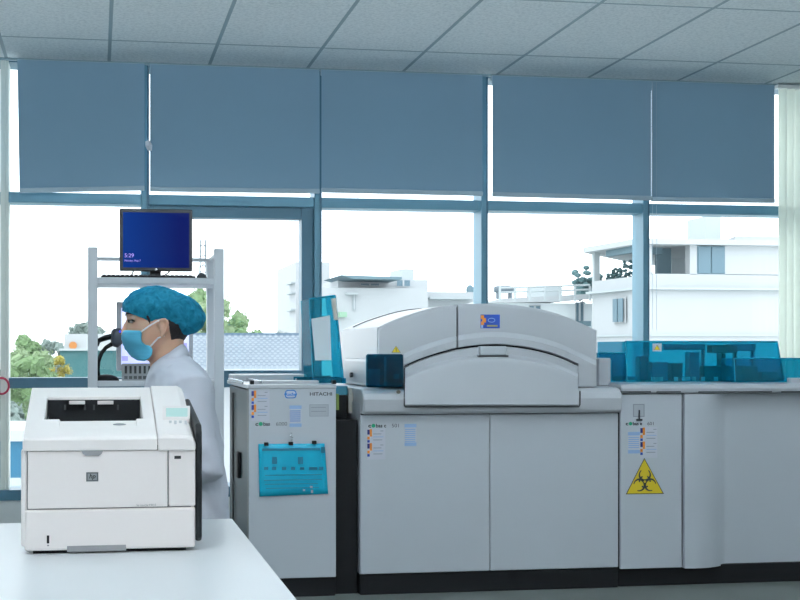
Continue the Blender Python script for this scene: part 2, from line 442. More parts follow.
# hood
YH = 5.80
arch = [(378.5,327.5),(403,317),(441,306.3),(480,303.4),(515,304.8),(550,311),(578,321.5),(595,329.5)]
seam = [(404,366.5),(420,359.5),(440,353),(457,348.7),(480,345.6),(494,345),(507,345.5),(530,348.5),(550,353.3),(565,358.7),(577.5,364.8)]
SY = 5.775
def hp(u, v): q = P(u, v, SY); return (q.x, q.z)
ua = lin(378.5, 595, 40)
bm = nb()
poly = [hp(378.5, 388)] + [hp(u, interp(arch, u)) for u in ua] + [hp(597.5, 388)]
prism(bm, poly, 'y', YH, 6.70)
hood = obj('hood', bm, WHITE, an, bevel=0.006, smooth=False)
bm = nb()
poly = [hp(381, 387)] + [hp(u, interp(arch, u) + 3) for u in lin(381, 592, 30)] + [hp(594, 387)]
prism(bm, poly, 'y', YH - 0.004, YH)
obj('gap_shade_sheet', bm, DARK, an)  # dark sheet added behind the plates so the seams read as shaded gaps
# upper front plates: top flat, a forward step, then a lip down to the seam
def lower(u):  # noqa
    if u < 404.2 or u > 578.3: return 387.5
    return interp(seam, u)
def plate(us, name):
    rows = []
    def row(f, y): rows.append([P(u, f(u), y) for u in us])
    stp = lambda u: interp(seam, u) if 404.2 <= u <= 578.3 else interp(seam, min(max(u, 404.2), 578.3)) + (404.2 - u) * 0.45 * (u < 404.2) + (u - 578.3) * .5 * (u > 578.3)
    row(lambda u: interp(arch, u) + 0.4, SY + 0.012)
    row(lambda u: interp(arch, u) + 2.2, SY + 0.003)
    row(lambda u: interp(arch, u) + 4.0, SY)
    row(lambda u: max(interp(arch, u) + 4.2, stp(u) - 13), SY)
    row(lambda u: max(interp(arch, u) + 4.4, stp(u) - 8), SY - 0.020)
    row(lambda u: max(interp(arch, u) + 4.6, stp(u) - 1.6), SY - 0.022)
    row(lambda u: lower(u) - 0.8, SY - 0.018 if True else SY)
    bm = nb(); grid_rows(bm, rows, YH - 0.003)
    o = obj(name, bm, WHITE, an, smooth=True)
    md = o.modifiers.new('e', 'EDGE_SPLIT'); md.split_angle = math.radians(28)
    return o
plate(lin(379, 404.1, 9) + lin(404.3, 456.4, 24), 'hood_panel')
plate(lin(458.2, 578.2, 44) + lin(578.4, 596.5, 8), 'hood_panel')
# hinged front cover under the arc
us = lin(405.2, 578, 50)
rows = []
def row(f, y): rows.append([P(u, f(u), y) for u in us])
sm = lambda u: interp(seam, u)
bot = 405.6
def mixv(u, k): return min(sm(u) + k, bot - (20 - k) * 0.6)
row(lambda u: sm(u) + 1.2, SY - 0.010)
row(lambda u: mixv(u, 2.2), SY - 0.014)
row(lambda u: mixv(u, 9), SY - 0.016)
row(lambda u: mixv(u, 12.5), SY - 0.045)
row(lambda u: mixv(u, 15), SY - 0.051)
row(lambda u: mixv(u, 18), SY - 0.053)
row(lambda u: bot - 8, SY - 0.084)
row(lambda u: bot - 1.0, SY - 0.088)
row(lambda u: bot, SY - 0.080)
bm = nb(); grid_rows(bm, rows, YH - 0.003)
cov = obj('front_cover', bm, WHITE, an, smooth=True)
md = cov.modifiers.new('e', 'EDGE_SPLIT'); md.split_angle = math.radians(28)
bm = nb(); px_box(bm, 480, 507, 346.2, 355.2, SY - 0.040, SY); obj('cover_handle', bm, WHITE2, cov, bevel=0.006, seg=3)
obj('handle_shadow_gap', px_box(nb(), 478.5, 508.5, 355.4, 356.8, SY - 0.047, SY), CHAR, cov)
# rim gasket of the cover seen as a dark line
bm = nb()
q = [P(404.4, 368, SY - 0.03), P(404.4, 405, SY - 0.078), P(405, 406.8, SY - 0.08), P(579, 406.8, SY - 0.08), P(580, 404.5, SY - 0.078), P(580, 391, SY - 0.06)]
tube(bm, q, 0.0026, 6); obj('cover_gasket', bm, DARK, cov)
# seam arc across the barrel top
bm = nb()
def barrel(u, v, y): x, z = hp(u, v); return Vector((x, y, z + 0.001))
tube(bm, [barrel(u, interp(arch, u), 6.52) for u in lin(385, 462, 20)], 0.0035, 6); obj('hood_seam', bm, CHAR, hood)
# dark tinted corner window
bm = nb(); px_box(bm, 366.5, 403.5, 354, 387.2, 5.700, 5.722)
o = obj('corner_window', bm, TEALD, an, bevel=0.01, seg=3)
bm = nb(); y = 5.724
px_box(bm, 367.5, 403.5, 354.5, 386.5, y + .012, y + .016, 0)
px_box(bm, 369, 380, 369, 386.5, y, y + .01, 1)
px_box(bm, 384.5, 386.5, 357, 386, y, y + .008, 1)
px_box(bm, 394, 399, 374, 383, y, y + .008, 1)
px_box(bm, 388, 402, 379, 383, y, y + .006, 2)
obj('window_interior', bm, [M('interior_shade', (0.10, 0.16, 0.2), 0.6), M('interior_teal', (0.35, 0.6, 0.7), 0.5), DARK], an)
# side details left of the hood
bm = nb(); px_box(bm, 348.5, 361, 388, 413.5, 5.96, 6.4); obj('side_block', bm, BEIGE, an, bevel=0.004)
px = X(378.5, SY)
bm = nb(); box(bm, px - 0.035, px - 0.001, 5.83, 6.42, ZD + 0.002, ZD + 0.13); obj('side_cover', bm, WHITE, an, bevel=0.015, seg=4)
bm = nb(); p = Vector((px - 0.036, 6.2, ZD + 0.05)); cyl(bm, p, p + Vector((-0.012, 0, 0)), 0.012, 12); obj('side_lock', bm, CHAR, an)
# emblem on the hood
em = decal('emblem', [(480.5, 314.5, 499.8, 328.3, LAMBLUE), (480.8, 315.2, 484, 319, SORANGE), (482.3, 318, 486, 322.5, SORANGE), (481, 321.5, 484, 325, SORANGE), (481, 325, 483, 328, SSKY)], SY, an)
bm = nb(); c = P(491.5, 320.2, SY - 0.0015)
tube(bm, [c + Vector((0.016*math.cos(t), 0, 0.009*math.sin(t))) for t in [2*math.pi*i/20 for i in range(20)]], 0.0014, 5, closed=True)
obj('emblem_ring', bm, SSKY, em)
decal('emblem_line', [(487, 325.0, 497.5, 326.6, M('emblem_gold', (0.45, 0.4, 0.1), 0.5))], SY - 0.0012, em)
# warning triangle
def triangle(name, pts, Y, parent, border=0.16, off=0.0):
    bm = nb(); P3 = [P(u, v, Y) for u, v in pts]; c = sum(P3, Vector()) / 3
    prism(bm, [(p.x, p.z) for p in P3], 'y', Y - 0.001 - off, Y - off, 0)
    prism(bm, [((p - c).x*(1-border) + c.x, (p - c).z*(1-border) + c.z) for p in P3], 'y', Y - 0.0018 - off, Y - 0.001 - off, 1)
    return obj(name, bm, [INK, YELLOW], parent), c
tr, c = triangle('warning_sign', [(391.5, 352.6), (400.6, 352.6), (396, 345.8)], SY, an, 0.12)
bm = nb(); box(bm, c.x-.0015, c.x+.0015, SY-.0026, SY-.0018, c.z-.002, c.z+.010); box(bm, c.x-.0015, c.x+.0015, SY-.0026, SY-.0018, c.z-.007, c.z-.0045); obj('exclamation_mark', bm, INK, tr)
# lettering and stickers of the base
def logo(u, v, Y, cap, tail, num, parent, numu):
    s = dep(X(u, Y), Y) / F
    text('logo_text', 'c', u, v, Y - 0.0005, cap, INK, parent, sx=1.3, bold=0.0009)
    c = P(u + cap * 1.42, v - cap * 0.46, Y - 0.0008); obj('logo_dot', cyl(nb(), c, c + Vector((0, -0.001, 0)), cap * 0.54 * s, 18), GREEN, parent)
    text('logo_text', 'bas' + tail, u + cap * 2.05, v, Y - 0.0005, cap, INK, parent, sx=1.02, bold=0.0006)
    text('model_number', num, numu, v, Y - 0.0005, cap, INKG, parent, sx=1.1)
def sticker(u0, v0, Y, parent, w=15, flip=False):
    r = [(u0, v0, u0 + w + 3, v0 + 31, SPALE)]
    for k in (0, 14):
        r += [(u0, v0 + k + 1, u0 + 2.5, v0 + k + 6, SNAVY), (u0 + 2.4, v0 + k + .5, u0 + 4.6, v0 + k + 8, SORANGE), (u0, v0 + k + 8, u0 + 2.4, v0 + k + 11, SORANGE), (u0, v0 + k + 11.5, u0 + 2.4, v0 + k + 14, LAMBLUE)]
        for j, (a, b) in enumerate(((13, 16), (6, 14), (6, 16), (6, 15))):
            r.append((u0 + a, v0 + k + 2 + 3 * j, u0 + b, v0 + k + 2.7 + 3 * j, SGREY if j != 2 else SSKY))
    return decal('sticker', r, Y, parent)
def blue_note(u0, v0, u1, v1, Y, parent):
    r = [(u0, v0, u1, v1, SPALE), (u0, v0, u1, v0 + 3.5, SSKY), (u0, v1 - 3.5, u1, v1, SSKY)]
    k = v0 + 5
    while k < v1 - 4.5:
        r.append((u0 + .4, k, u1 - 1, k + 1.0, SSKY if int(k) % 2 else SSKYL)); k += 2.0
    return decal('sticker', r, Y, parent)
logo(368.2, 427.4, YF, 3.7, ' c', '501', an, 391.6)
sticker(367.3, 428.6, YF, an)
blue_note(404.5, 424, 416.3, 446, YF, an)

# ================================================================== RIGHT MODULE
e = thing('immunoassay_module', 'right hand analyser module with biohazard triangle and curved grey front panel', 'analyser', (X(740, YF), YF + 0.5, 0))
X0, X1, X2 = X(620.3, YF), X(682.3, YF), X(683.6, YF); XE = XR + 1.20
zd = Z(650, 393.6, YF); zdk = Z(650, 383.5, YF)
curve = [(X2, 5.735), (X2 + .04, 5.728), (X2 + .085, 5.730), (X2 + .13, 5.742), (X2 + .175, 5.765), (X2 + .215, 5.792), (X2 + .235, 5.80), (XE, 5.80)]
obj('cabinet', box(nb(), X0 + .002, XE - .004, 5.83, 6.70, .09, zd + 0.005), WHITE2, e)
obj('plinth', box(nb(), X0, XE, YF + 0.03, 6.68, 0, 0.09), BLACK, e, bevel=.004)
obj('gap_strip', box(nb(), X0 + .004, X2 + .01, YF + .014, 5.83, .09, zd), DARK, e)
obj('door', box(nb(), X0 + .001, X1 - .001, YF, YF + 0.02, .085, zd - .003), WHITE2, e, bevel=.004)
bm = nb(); prism(bm, curve + [(XE, 5.83), (X2, 5.83)], 'z', 0.083, zd - .003)
o = obj('curved_panel', bm, WHITE2, e, smooth=True)
md = o.modifiers.new('e', 'EDGE_SPLIT'); md.split_angle = math.radians(35)
# deck
bm = nb(); prism(bm, [(5.76, zd), (5.742, zd + .004), (5.738, zdk - .022), (5.755, zdk - .006), (5.80, zdk), (6.70, zdk), (6.70, zd)], 'x', X0 + .002, XE)
obj('deck', bm, WHITE, e, bevel=.006)
for u0, u1 in ((619.5, 651), (657, 681), (699, 772), (782, 812)):
    bm = nb(); px_box(bm, u0, u1, 391.2, 392.6, 5.7355, 5.745); obj('deck_slot', bm, CHAR, e)
bm = nb(); px_box(bm, 618, 625, 391.5, 399, 5.745, 5.8)
bm.free()
# lettering, stickers, biohazard sign
logo(625.7, 425.2, YF, 3.4, ' e', '601', e, 647.2)
decal('sticker', [(633, 404, 644.5, 417, SGREY), (634, 405, 643.5, 416, M('sticker_mid', (0.5, 0.53, 0.58), 0.5))], YF, e)
bm = nb(); px_box(bm, 637, 642.5, 419, 420.8, YF - .012, YF - .0005); px_box(bm, 638.8, 640, 410, 419, YF - .004, YF - .001)
obj('hook', bm, INK, e)
sticker(640.3, 427, YF, e, 14)
blue_note(628, 432, 640, 453.5, YF, e)
bio, c = triangle('biohazard_sign', [(625.8, 494.3), (663.8, 493.8), (644.3, 458)], YF, e, 0.055)
S = dep(c.x, YF) / F
bc = P(644.6, 481.5, YF)
bm = nb()
def annulus(cx, cz, ro, ri, t0, t1, n=30, dy=0.0):
    prev = None
    yb, yf = YF - 0.0018 - dy, YF - 0.0026 - dy
    for i in range(n + 1):
        t = t0 + (t1 - t0) * i / n
        v = [bm.verts.new((cx + r * math.cos(t), y, cz + r * math.sin(t))) for r in (ro, ri) for y in (yf, yb)]
        if prev:
            for a, b in ((0, 2), (1, 0), (2, 3)):
                bm.faces.new((prev[a], prev[b], v[b], v[a]))
        prev = v
for k in range(3):
    t = math.radians(90 + 120 * k)
    cx, cz = bc.x + 6.4 * S * math.cos(t), bc.z + 6.4 * S * math.sin(t)
    g = math.radians(38)
    # crescent: outer circle minus offset inner circle, open at the outer end
    n = 40; prev = None
    for i in range(n + 1):
        a = t + g + (2 * math.pi - 2 * g) * i / n
        w = (0.5 - 0.5 * math.cos(a - t))                       # thick towards the centre, thin at the tips
        ro = 6.5 * S; ri = ro - (0.7 + 1.7 * w) * S
        v = [bm.verts.new((cx + r * math.cos(a), YF - 0.0026, cz + r * math.sin(a))) for r in (ro, ri)]
        if prev: bm.faces.new((prev[0], prev[1], v[1], v[0]))
        prev = v
for k in range(3):
    t = math.radians(-90 + 120 * k)
    annulus(bc.x, bc.z, 6.3 * S, 4.9 * S, t - .60, t + .60, 10, 0.0002)
obj('biohazard_symbol', bm, INK, bio)
bm = nb(); cyl(bm, (bc.x, YF - .0026, bc.z), (bc.x, YF - .0032, bc.z), 1.3 * S, 14); obj('symbol_centre', bm, YELLOW, bio)

# teal covers over the deck
def shell(bm, x0, x1, y0, y1, z0, z1, sl=0.0, sr=0.0, sf=0.0):
    """open-bottomed acrylic cover: front, ends, top and back as single sheets"""
    b = [(x0, y0, z0), (x1, y0, z0), (x1, y1, z0), (x0, y1, z0)]
    t = [(x0 + sl, y0 + sf, z1), (x1 - sr, y0 + sf, z1), (x1 - sr, y1, z1), (x0 + sl, y1, z1)]
    B = [bm.verts.new(p) for p in b]; T = [bm.verts.new(p) for p in t]
    bm.faces.new(T)
    for i in range(4):
        j = (i + 1) % 4; bm.faces.new((B[i], B[j], T[j], T[i]))
    return bm
def tealcover(u0, u1, vt, Y0, Y1, label, sl=0., sr=0., sf=0.):
    x0, x1 = X(u0, Y0), X(u1, Y0); z1 = Z((u0+u1)/2, vt, Y0)
    t = thing('cover', None, None)
    return x0, x1, zdk, z1
def cover(name, u0, u1, vt, Y0, Y1, sl=0., sr=0., sf=0.):
    x0, x1 = X(u0, Y0), X(u1, Y0); z1 = Z((u0+u1)/2, vt, Y0)
    o = obj(name, shell(nb(), x0, x1, Y0, Y1, zdk + 0.001, z1, sl, sr, sf), TEAL, e)
    # polished rim along the upper edges
    bm = nb(); r = 0.0035
    tube(bm, [(x0 + sl, Y0 + sf, z1), (x1 - sr, Y0 + sf, z1)], r, 6)
    tube(bm, [(x1 - sr, Y0 + sf, z1), (x1, Y0, zdk + .003)], r, 6)
    tube(bm, [(x0 + sl, Y0 + sf, z1), (x0, Y0, zdk + .003)], r, 6)
    obj('rim', bm, M('teal_edge', (0.0, 0.26, 0.4), 0.3), o)
    return o
c1 = cover('teal_cover', 627, 784, 341.5, 6.02, 6.40, 0.0, 0.025, 0.02)
c2 = cover('teal_cover', 735, 818, 358.5, 5.86, 6.00, 0.0, 0.0, 0.01)
c3 = cover('teal_cover', 598, 626, 353, 6.05, 6.30)
decal('sticker', [(652.5, 343.5, 661.5, 351.3, SPALE)], 6.018, e)
tr, c = triangle('warning_sign', [(654, 349.8), (660, 349.8), (657, 345)], 6.0155, e, 0.1)
# works under the covers
IN1 = M('works_dark', (0.03, 0.06, 0.09), 0.5); IN2 = M('works_white', (0.7, 0.75, 0.78), 0.5); IN3 = M('works_blue', (0.08, 0.2, 0.32), 0.5)
for u0, u1, v0, v1, Y0, m, nm in ((652, 668, 362, 380, 6.18, IN3, 'reagent_block'), (672, 683, 363, 381, 6.22, IN1, 'reagent_block'),
                           (690, 700, 352, 382, 6.2, IN3, 'pipetting_arm'), (704, 732, 366, 382, 6.15, IN1, 'sample_disk_housing'),
                           (712, 738, 345, 353, 6.3, IN1, 'gantry_beam'), (664, 706, 344, 350, 6.32, IN3, 'gantry_beam'), (722, 726, 353, 368, 6.25, IN1, 'pipetting_arm'),
                           (742, 758, 366, 381, 6.05, IN1, 'rack_feeder'), (762, 778, 372, 382, 6.05, IN3, 'rack_feeder'), (640, 648, 356, 380, 6.25, IN3, 'pipetting_arm'),
                           (602, 612, 360, 378, 6.2, IN2, 'tube_tray'), (732, 756, 344, 351, 6.3, IN3, 'gantry_beam')):
    bm = nb(); px_box(bm, u0, u1, v0, v1, Y0, Y0 + 0.06)
    if v1 > 375:                                                   # stand it on the deck
        lo = min(v.co.z for v in bm.verts)
        for v in bm.verts:
            if abs(v.co.z - lo) < 1e-5: v.co.z = zdk
    else:                                                          # hang it from a post to the deck
        xc = X(u1 - 1.5, Y0); box(bm, xc - .008, xc + .008, Y0 + .01, Y0 + .03, zdk, Z(u0, v1, Y0) + .004)
    obj(nm, bm, m, e, bevel=.004)
for u in (653, 657, 661, 676, 684, 688, 694, 703, 716, 728):
    x = X(u, 6.1); obj('tube', cyl(nb(), (x, 6.1, zdk), (x, 6.1, zdk + .022), .010, 12), IN2, e)
# small grey box right of the hood
bm = nb(); px_box(bm, 598.5, 611, 358, 387, 5.9, 6.02); 
for v in bm.verts:
    if v.co.z < ZD + .01: v.co.z = ZD
obj('deck_box', bm, WHITE, an, bevel=.006)
bm = nb(); box(bm, X0 + .03, XE, 6.42, 6.62, zdk, Z(700, 376, 6.42)); obj('rear_rail', bm, WHITE, e, bevel=.005)
bm = nb(); px_box(bm, 791, 806, 378, 384.6, 5.80, 5.84); obj('switch_box', bm, WHITE, e, bevel=.003)

# ================================================================== LEFT MODULE
XA, XB = X(249, YF), X(336, YF); zT = Z(290, 386, YF)
m6 = thing('control_unit', 'narrow grey white module with clipped teal document on its front', 'analyser module', ((XA+XB)/2, YF+.5, 0))
obj('plinth', box(nb(), XA, XB, YF + .012, 6.68, 0, .09), BLACK, m6, bevel=.004)
obj('cabinet', box(nb(), XA + .028, XB - .002, YF + .02, 6.69, .09, zT - .012), WHITE2, m6)
obj('front_panel', box(nb(), XA, XB, YF, YF + .02, .085, zT - .006), WHITE2, m6, bevel=.003)
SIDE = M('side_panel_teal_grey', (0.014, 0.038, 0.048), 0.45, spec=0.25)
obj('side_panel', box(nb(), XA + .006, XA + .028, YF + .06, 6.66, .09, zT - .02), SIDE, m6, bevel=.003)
obj('corner_post', box(nb(), XA - .002, XA + .03, YF + .021, YF + .06, .085, zT - .006), M('corner_grey', (0.06, 0.07, 0.07), 0.4), m6, bevel=.003)
bm = nb(); zz = Z(237, 462, 6.2); box(bm, XA - .012, XA + .006, 6.12, 6.2, zz - .07, zz + .05); obj('side_handle', bm, BLACK, m6, bevel=.004)
bm = nb(); zz = Z(237, 462, 6.2); tube(bm, [(XA - .002, 6.42, .2), (XA - .002, 6.42, zT - .05)], .006, 8); obj('side_seam', bm, CHAR, m6)
bm = nb(); box(bm, XA - .004, XB + .002, YF - .004, 6.70, zT - .012, zT + .006)
obj('top_deck', bm, WHITE, m6, bevel=.004)
# things on the module's own deck: tray rails, rod, latches
bm = nb(); box(bm, XA + .0, XB - .02, 6.45, 6.66, zT + .006, Z(260, 374.5, 6.45)); obj('rear_tray', bm, WHITE, m6, bevel=.006)
for u in (239, 258):
    bm = nb(); box(bm, X(u, 6.0) - .004, X(u, 6.0) + .004, 5.85, 6.45, zT + .006, zT + .022); obj('tray_rail', bm, STEEL, m6, bevel=.002)
bm = nb(); px_box(bm, 255, 319, 380.6, 385.8, 5.9, 6.0); obj('slide_cover', bm, WHITE, m6, bevel=.004)
bm = nb(); tube(bm, [P(296, 379.5, 6.1), P(312, 377.3, 6.2), P(330, 376.5, 6.25)], .006, 8); obj('hinge_rod', bm, STEEL, m6)
for u in (252, 334):
    bm = nb(); x = X(u, 5.82); box(bm, x - .008, x + .008, 5.80, 5.85, zT + .006, zT + .024); obj('latch', bm, BLACK, m6, bevel=.003)
# raised teal lid
bm = nb()
lid = [P(313, 382, 5.98), P(343.4, 382.8, 5.98), P(335, 295.5, 5.98), P(309.2, 299, 5.98)]
lidn = (lid[1]-lid[0]).cross(lid[3]-lid[0]).normalized()
if lidn.y > 0: lidn = -lidn
back = [p - lidn * 0.004 for p in lid]
fl = 0.26
def quad(bm, a, b, c, d): bm.faces.new([bm.verts.new(p) for p in (a, b, c, d)])
quad(bm, *lid)
off = -lidn * fl
for a, b in ((0, 1), (1, 2), (2, 3), (3, 0)):
    quad(bm, lid[a], lid[b], lid[b] + off, lid[a] + off)
li = obj('raised_lid', bm, TEAL, m6); li['label'] = 'transparent teal lid standing open'
bm = nb()
tube(bm, [lid[1], lid[2]], .0045, 6); tube(bm, [lid[2], lid[3]], .004, 6); tube(bm, [lid[0], lid[3]], .003, 6)
obj('lid_edge', bm, M('teal_edge', (0.0, 0.26, 0.4), 0.3), li)
def lp(s, t, o=0.0):
    a = lid[0].lerp(lid[1], s); b = lid[3].lerp(lid[2], s); return a.lerp(b, t) + lidn * o
bm = nb(); quad(bm, lp(.10, .26, .003), lp(.66, .26, .003), lp(.74, .78, .003), lp(.04, .76, .003))
r = bmesh.ops.extrude_face_region(bm, geom=bm.faces[:]); bmesh.ops.translate(bm, verts=[g for g in r['geom'] if isinstance(g, bmesh.types.BMVert)], vec=lidn * .001)
obj('paper_sheet', bm, M('paper', (0.72, 0.80, 0.84), 0.7), li)
bm = nb(); quad(bm, lp(.86, .72, .004), lp(1.0, .72, .004), lp(1.0, .97, .004), lp(.82, .97, .004))
r = bmesh.ops.extrude_face_region(bm, geom=bm.faces[:]); bmesh.ops.translate(bm, verts=[g for g in r['geom'] if isinstance(g, bmesh.types.BMVert)], vec=lidn * .012)
obj('lid_grip', bm, BEIGE, li)
bm = nb(); a, b = P(294, 377.5, 6.15), P(344, 382.6, 5.95)
prism(bm, [(a.x, 6.0), (b.x, 5.9), (b.x, 6.2), (a.x + .02, 6.3)], 'z', zT + .007, zT + .03); obj('lid_base', bm, TEAL, m6)
# lettering
sticker(251.5, 390, YF, m6)
t = text('maker_text', 'HITACHI', 309.5, 395.6, YF - .0005, 3.4, INK, m6, sx=1.25, bold=.0004)
bm = nb(); c = P(290.6, 394.2, YF); s = dep(c.x, YF) / F
hexa = [(-6.4, 0), (-5.2, 3.2), (-3.5, 4.2), (3.5, 4.2), (5.2, 3.2), (6.4, 0), (5.2, -3.2), (3.5, -4.2), (-3.5, -4.2), (-5.2, -3.2)]
prism(bm, [(c.x + a*s, c.z + b*s) for a, b in hexa], 'y', YF - .001, YF, 0)
prism(bm, [(c.x + a*s*.84, c.z + b*s*.78) for a, b in hexa], 'y', YF - .0016, YF - .001, 1)
lg = obj('roundel', bm, [M('logo_blue', (0.02, 0.22, 0.62), 0.5), SPALE], m6)
text('roundel_text', 'Roche', 290.6, 395.7, YF - .0018, 3.1, MATS['logo_blue'], m6, 'CENTER', bold=.0006)
blue_note(289.5, 405.5, 301.5, 427, YF, m6)
decal('sticker', [(309.5, 404.5, 328.5, 416.5, SGREY), (310, 405, 328, 416, M('sticker_mid', (0.5, 0.53, 0.58), 0.5)), (311, 407, 326, 407.8, SGREY), (311, 411, 326, 411.8, SGREY)], YF, m6)
logo(255.3, 425.7, YF, 3.8, '', '6000', m6, 275.8)
# black link cabinet between the two
lk = thing('link_cabinet', 'black narrow cabinet filling the gap between the two grey analysers', 'cabinet', ((XB+XL)/2, 6.1, 0))
zk = Z(348, 420, 5.80)
obj('body', box(nb(), XB + .004, XL - .004, 5.80, 6.6, 0.0, zk), BLACK, lk, bevel=.003)
obj('upper_body', box(nb(), XB + .004, X(347, 5.95), 5.95, 6.6, zk, Z(340, 395, 5.95)), BLACK, lk, bevel=.003)
obj('teal_shelf', box(nb(), XB + .004, X(349, 5.92), 5.95, 6.5, Z(340, 395, 5.95), Z(340, 386, 5.95)), M('teal_plastic', (0.06, 0.27, 0.36), 0.3), lk, bevel=.003)
bm = nb(); px_box(bm, 336.6, 339, 394, 410, 5.77, 5.80); obj('cable_plug', bm, M('olive_plug', (0.25, 0.35, 0.08), 0.5), lk)

# clipped teal document
dc = thing('document_sheet', 'teal plastic covered sheet hanging from three black clips', 'document', (X(293, YF), YF - .004, Z(293, 497, YF)))
bm = nb(); rows = []
for j in range(9):
    t = j / 8; r = []
    for i in range(13):
        s = i / 12
        ul = 258.2 + 1.2 * t; ur = 324.6 + 3.6 * t
        u = ul + (ur - ul) * s; v = (444.0 - 0.6 * s) + (52.6 - 2.2 * s + 0.0) * t
        q = P(u, v, YF - 0.006 - 0.004 * math.sin(3 * s + 2 * t) * t); r.append(q)
    rows.append(r)
grid_rows(bm, rows); obj('film_pocket', bm, TEALF, dc, smooth=True).modifiers.new('s', 'SOLIDIFY').thickness = .001
YD = YF - 0.0115
rects = [(262, 448.5, 320, 451, TEALFD), (321, 447, 325, 453, TEALFD)]
for u in (272, 298): rects.append((u, 457, u + 5, 464, TEALFD))
for u in (264, 272, 282, 291, 300, 309, 313, 319): rects.append((u, 467, u + 4.2, 470, TEALFD))
for v in (475, 480, 484, 488): rects.append((264 + v % 3, v, 322 - v % 5, v + .7, TEALFD))
rects += [(303, 489.3, 305, 491, SPALE), (310, 486, 312.5, 488, SPALE), (311, 490, 313, 493, SPALE)]
decal('printing', rects, YD, dc)
for u, v in ((266.6, 444.3), (291.2, 443.7), (314.6, 442.6)):
    bm = nb(); px_box(bm, u - 2.1, u + 2.1, v - 1.8, v + 1.6, YF - .020, YF - .0005)
    cl = obj('binder_clip', bm, BLACK, dc, bevel=.002)
bm = nb(); c = P(291, 437, YF - .006); tube(bm, [c + Vector((.0, 0, -.018)), c + Vector((.008, 0, -.004)), c + Vector((-.006, 0, .006)), c + Vector((.004, 0, .018))], .002, 6); obj('hook', bm, STEEL, dc)

# ================================================================== RACK BY THE WINDOW
YR = 6.9
rk = thing('equipment_rack', 'tall pale grey metal shelving frame beside the window', 'rack', (X(156, YR), YR + .25, 0))
ztop = Z(93, 247, YR)
pw = 0.050
xl, xr = X(87.8, YR), X(224, YR)
zs = Z(156, 277.5, YR); zlow = Z(156, 380.6, YR)
for x in (xl, xr - pw): obj('post', box(nb(), x, x + pw, YR, YR + .05, 0, ztop), RACKM, rk, bevel=.004)
YR2 = YR + 0.47
for x in (xl, xr - pw): obj('post', box(nb(), x, x + pw, YR2, YR2 + .05, 0, ztop - .02), RACKM, rk, bevel=.004)
obj('rear_rail', box(nb(), xl + pw, xr - pw, YR2 + .01, YR2 + .04, Z(156, 261, YR2), Z(156, 257.5, YR2)), RACKM, rk, bevel=.003)
for x in (xl, xr - pw): obj('side_rail', box(nb(), x + .01, x + .04, YR + .05, YR2, Z(156, 261, YR2), Z(156, 257.5, YR2)), RACKM, rk, bevel=.003)
obj('shelf', box(nb(), xl + pw * .2, xr - pw * .2, YR + .051, YR2 - .001, zs - .034, zs - .003), RACKM, rk)
obj('shelf_lip', box(nb(), xl + pw, xr - pw, YR + .004, YR + .03, zs - .034, zs), RACKM, rk, bevel=.004)
obj('shelf', box(nb(), xl + pw * .2, xr - pw * .2, YR + .051, YR2 - .001, zlow - .022, zlow - .003), RACKM, rk)
obj('shelf_lip', box(nb(), xl + pw, xr - pw, YR + .004, YR + .03, zlow - .03, zlow), RACKM, rk, bevel=.004)
z3 = Z(210, 404, YR); obj('cross_bar', box(nb(), xl + pw, xr - pw, YR + .01, YR + .04, z3 - .02, z3 + .015), RACKM, rk, bevel=.004)
obj('shelf', box(nb(), xl + pw * .2, xr - pw * .2, YR + .051, YR2 - .001, .16, .19), RACKM, rk)
ZS, ZL = zs - .003, zlow - .003
# monitor on top
YM = 7.08
mo = thing('monitor', 'square black monitor with blue screen on the rack top shelf', 'monitor', (X(156, YM), YM + .06, ZS))
bm = nb(); px_box(bm, 119.6, 192.4, 209, 271, YM, YM + .05); obj('casing', bm, M('monitor_black', (0.02, 0.022, 0.028), 0.4), mo, bevel=.006, seg=3)
def screen_mat():
    m = bpy.data.materials.new('blue_screen'); m.use_nodes = True; nt = m.node_tree; b = nt.nodes['Principled BSDF']
    tc = nt.nodes.new('ShaderNodeTexCoord'); sp = nt.nodes.new('ShaderNodeSeparateXYZ'); nt.links.new(tc.outputs['Generated'], sp.inputs[0])
    r = nt.nodes.new('ShaderNodeValToRGB'); r.color_ramp.elements[0].color = (0.0, 0.035, 0.25, 1); r.color_ramp.elements[1].color = (0.0, 0.006, 0.12, 1)
    r.color_ramp.elements[1].position = 0.85
    nt.links.new(sp.outputs[0], r.inputs[0]); nt.links.new(r.outputs[0], b.inputs['Emission Color']); b.inputs['Emission Strength'].default_value = 1.0
    b.inputs['Base Color'].default_value = (0.004, 0.004, 0.01, 1); b.inputs['Roughness'].default_value = 0.7; b.inputs['Specular IOR Level'].default_value = 0.1
    return m
bm = nb(); px_box(bm, 123, 189.3, 212.6, 267.6, YM - .0015, YM); sc_ = obj('screen', bm, screen_mat(), mo)
PINK = M('screen_text', (0.45, 0.32, 0.75), 0.5, emit=0.6)
text('clock_text', '5:29', 124.4, 257.2, YM - .002, 4.0, PINK, mo)
text('date_text', 'Monday, May 7', 124.4, 261.4, YM - .002, 1.9, PINK, mo)
bm = nb(); c = P(156, 269.4, YM - .001); cyl(bm, c, c + Vector((0, -.001, 0)), .006, 16); obj('badge', bm, STEEL, mo)
bm = nb(); px_box(bm, 150, 161, 270, 275, YM + .03, YM + .06)
for v in bm.verts:
    if v.co.z < ZS + .05: v.co.z = ZS
box(bm, X(140, YM), X(172, YM), YM, YM + .16, ZS, ZS + .010); obj('stand', bm, BLACK, mo, bevel=.003)
for pts in ([(134, 270), (132.5, 273), (131, 277)], [(171, 270), (168, 273), (163, 276)]):
    bm = nb(); tube(bm, [P(u, v, YM + .03) for u, v in pts], .004, 6); obj('cable', bm, BLACK, mo)
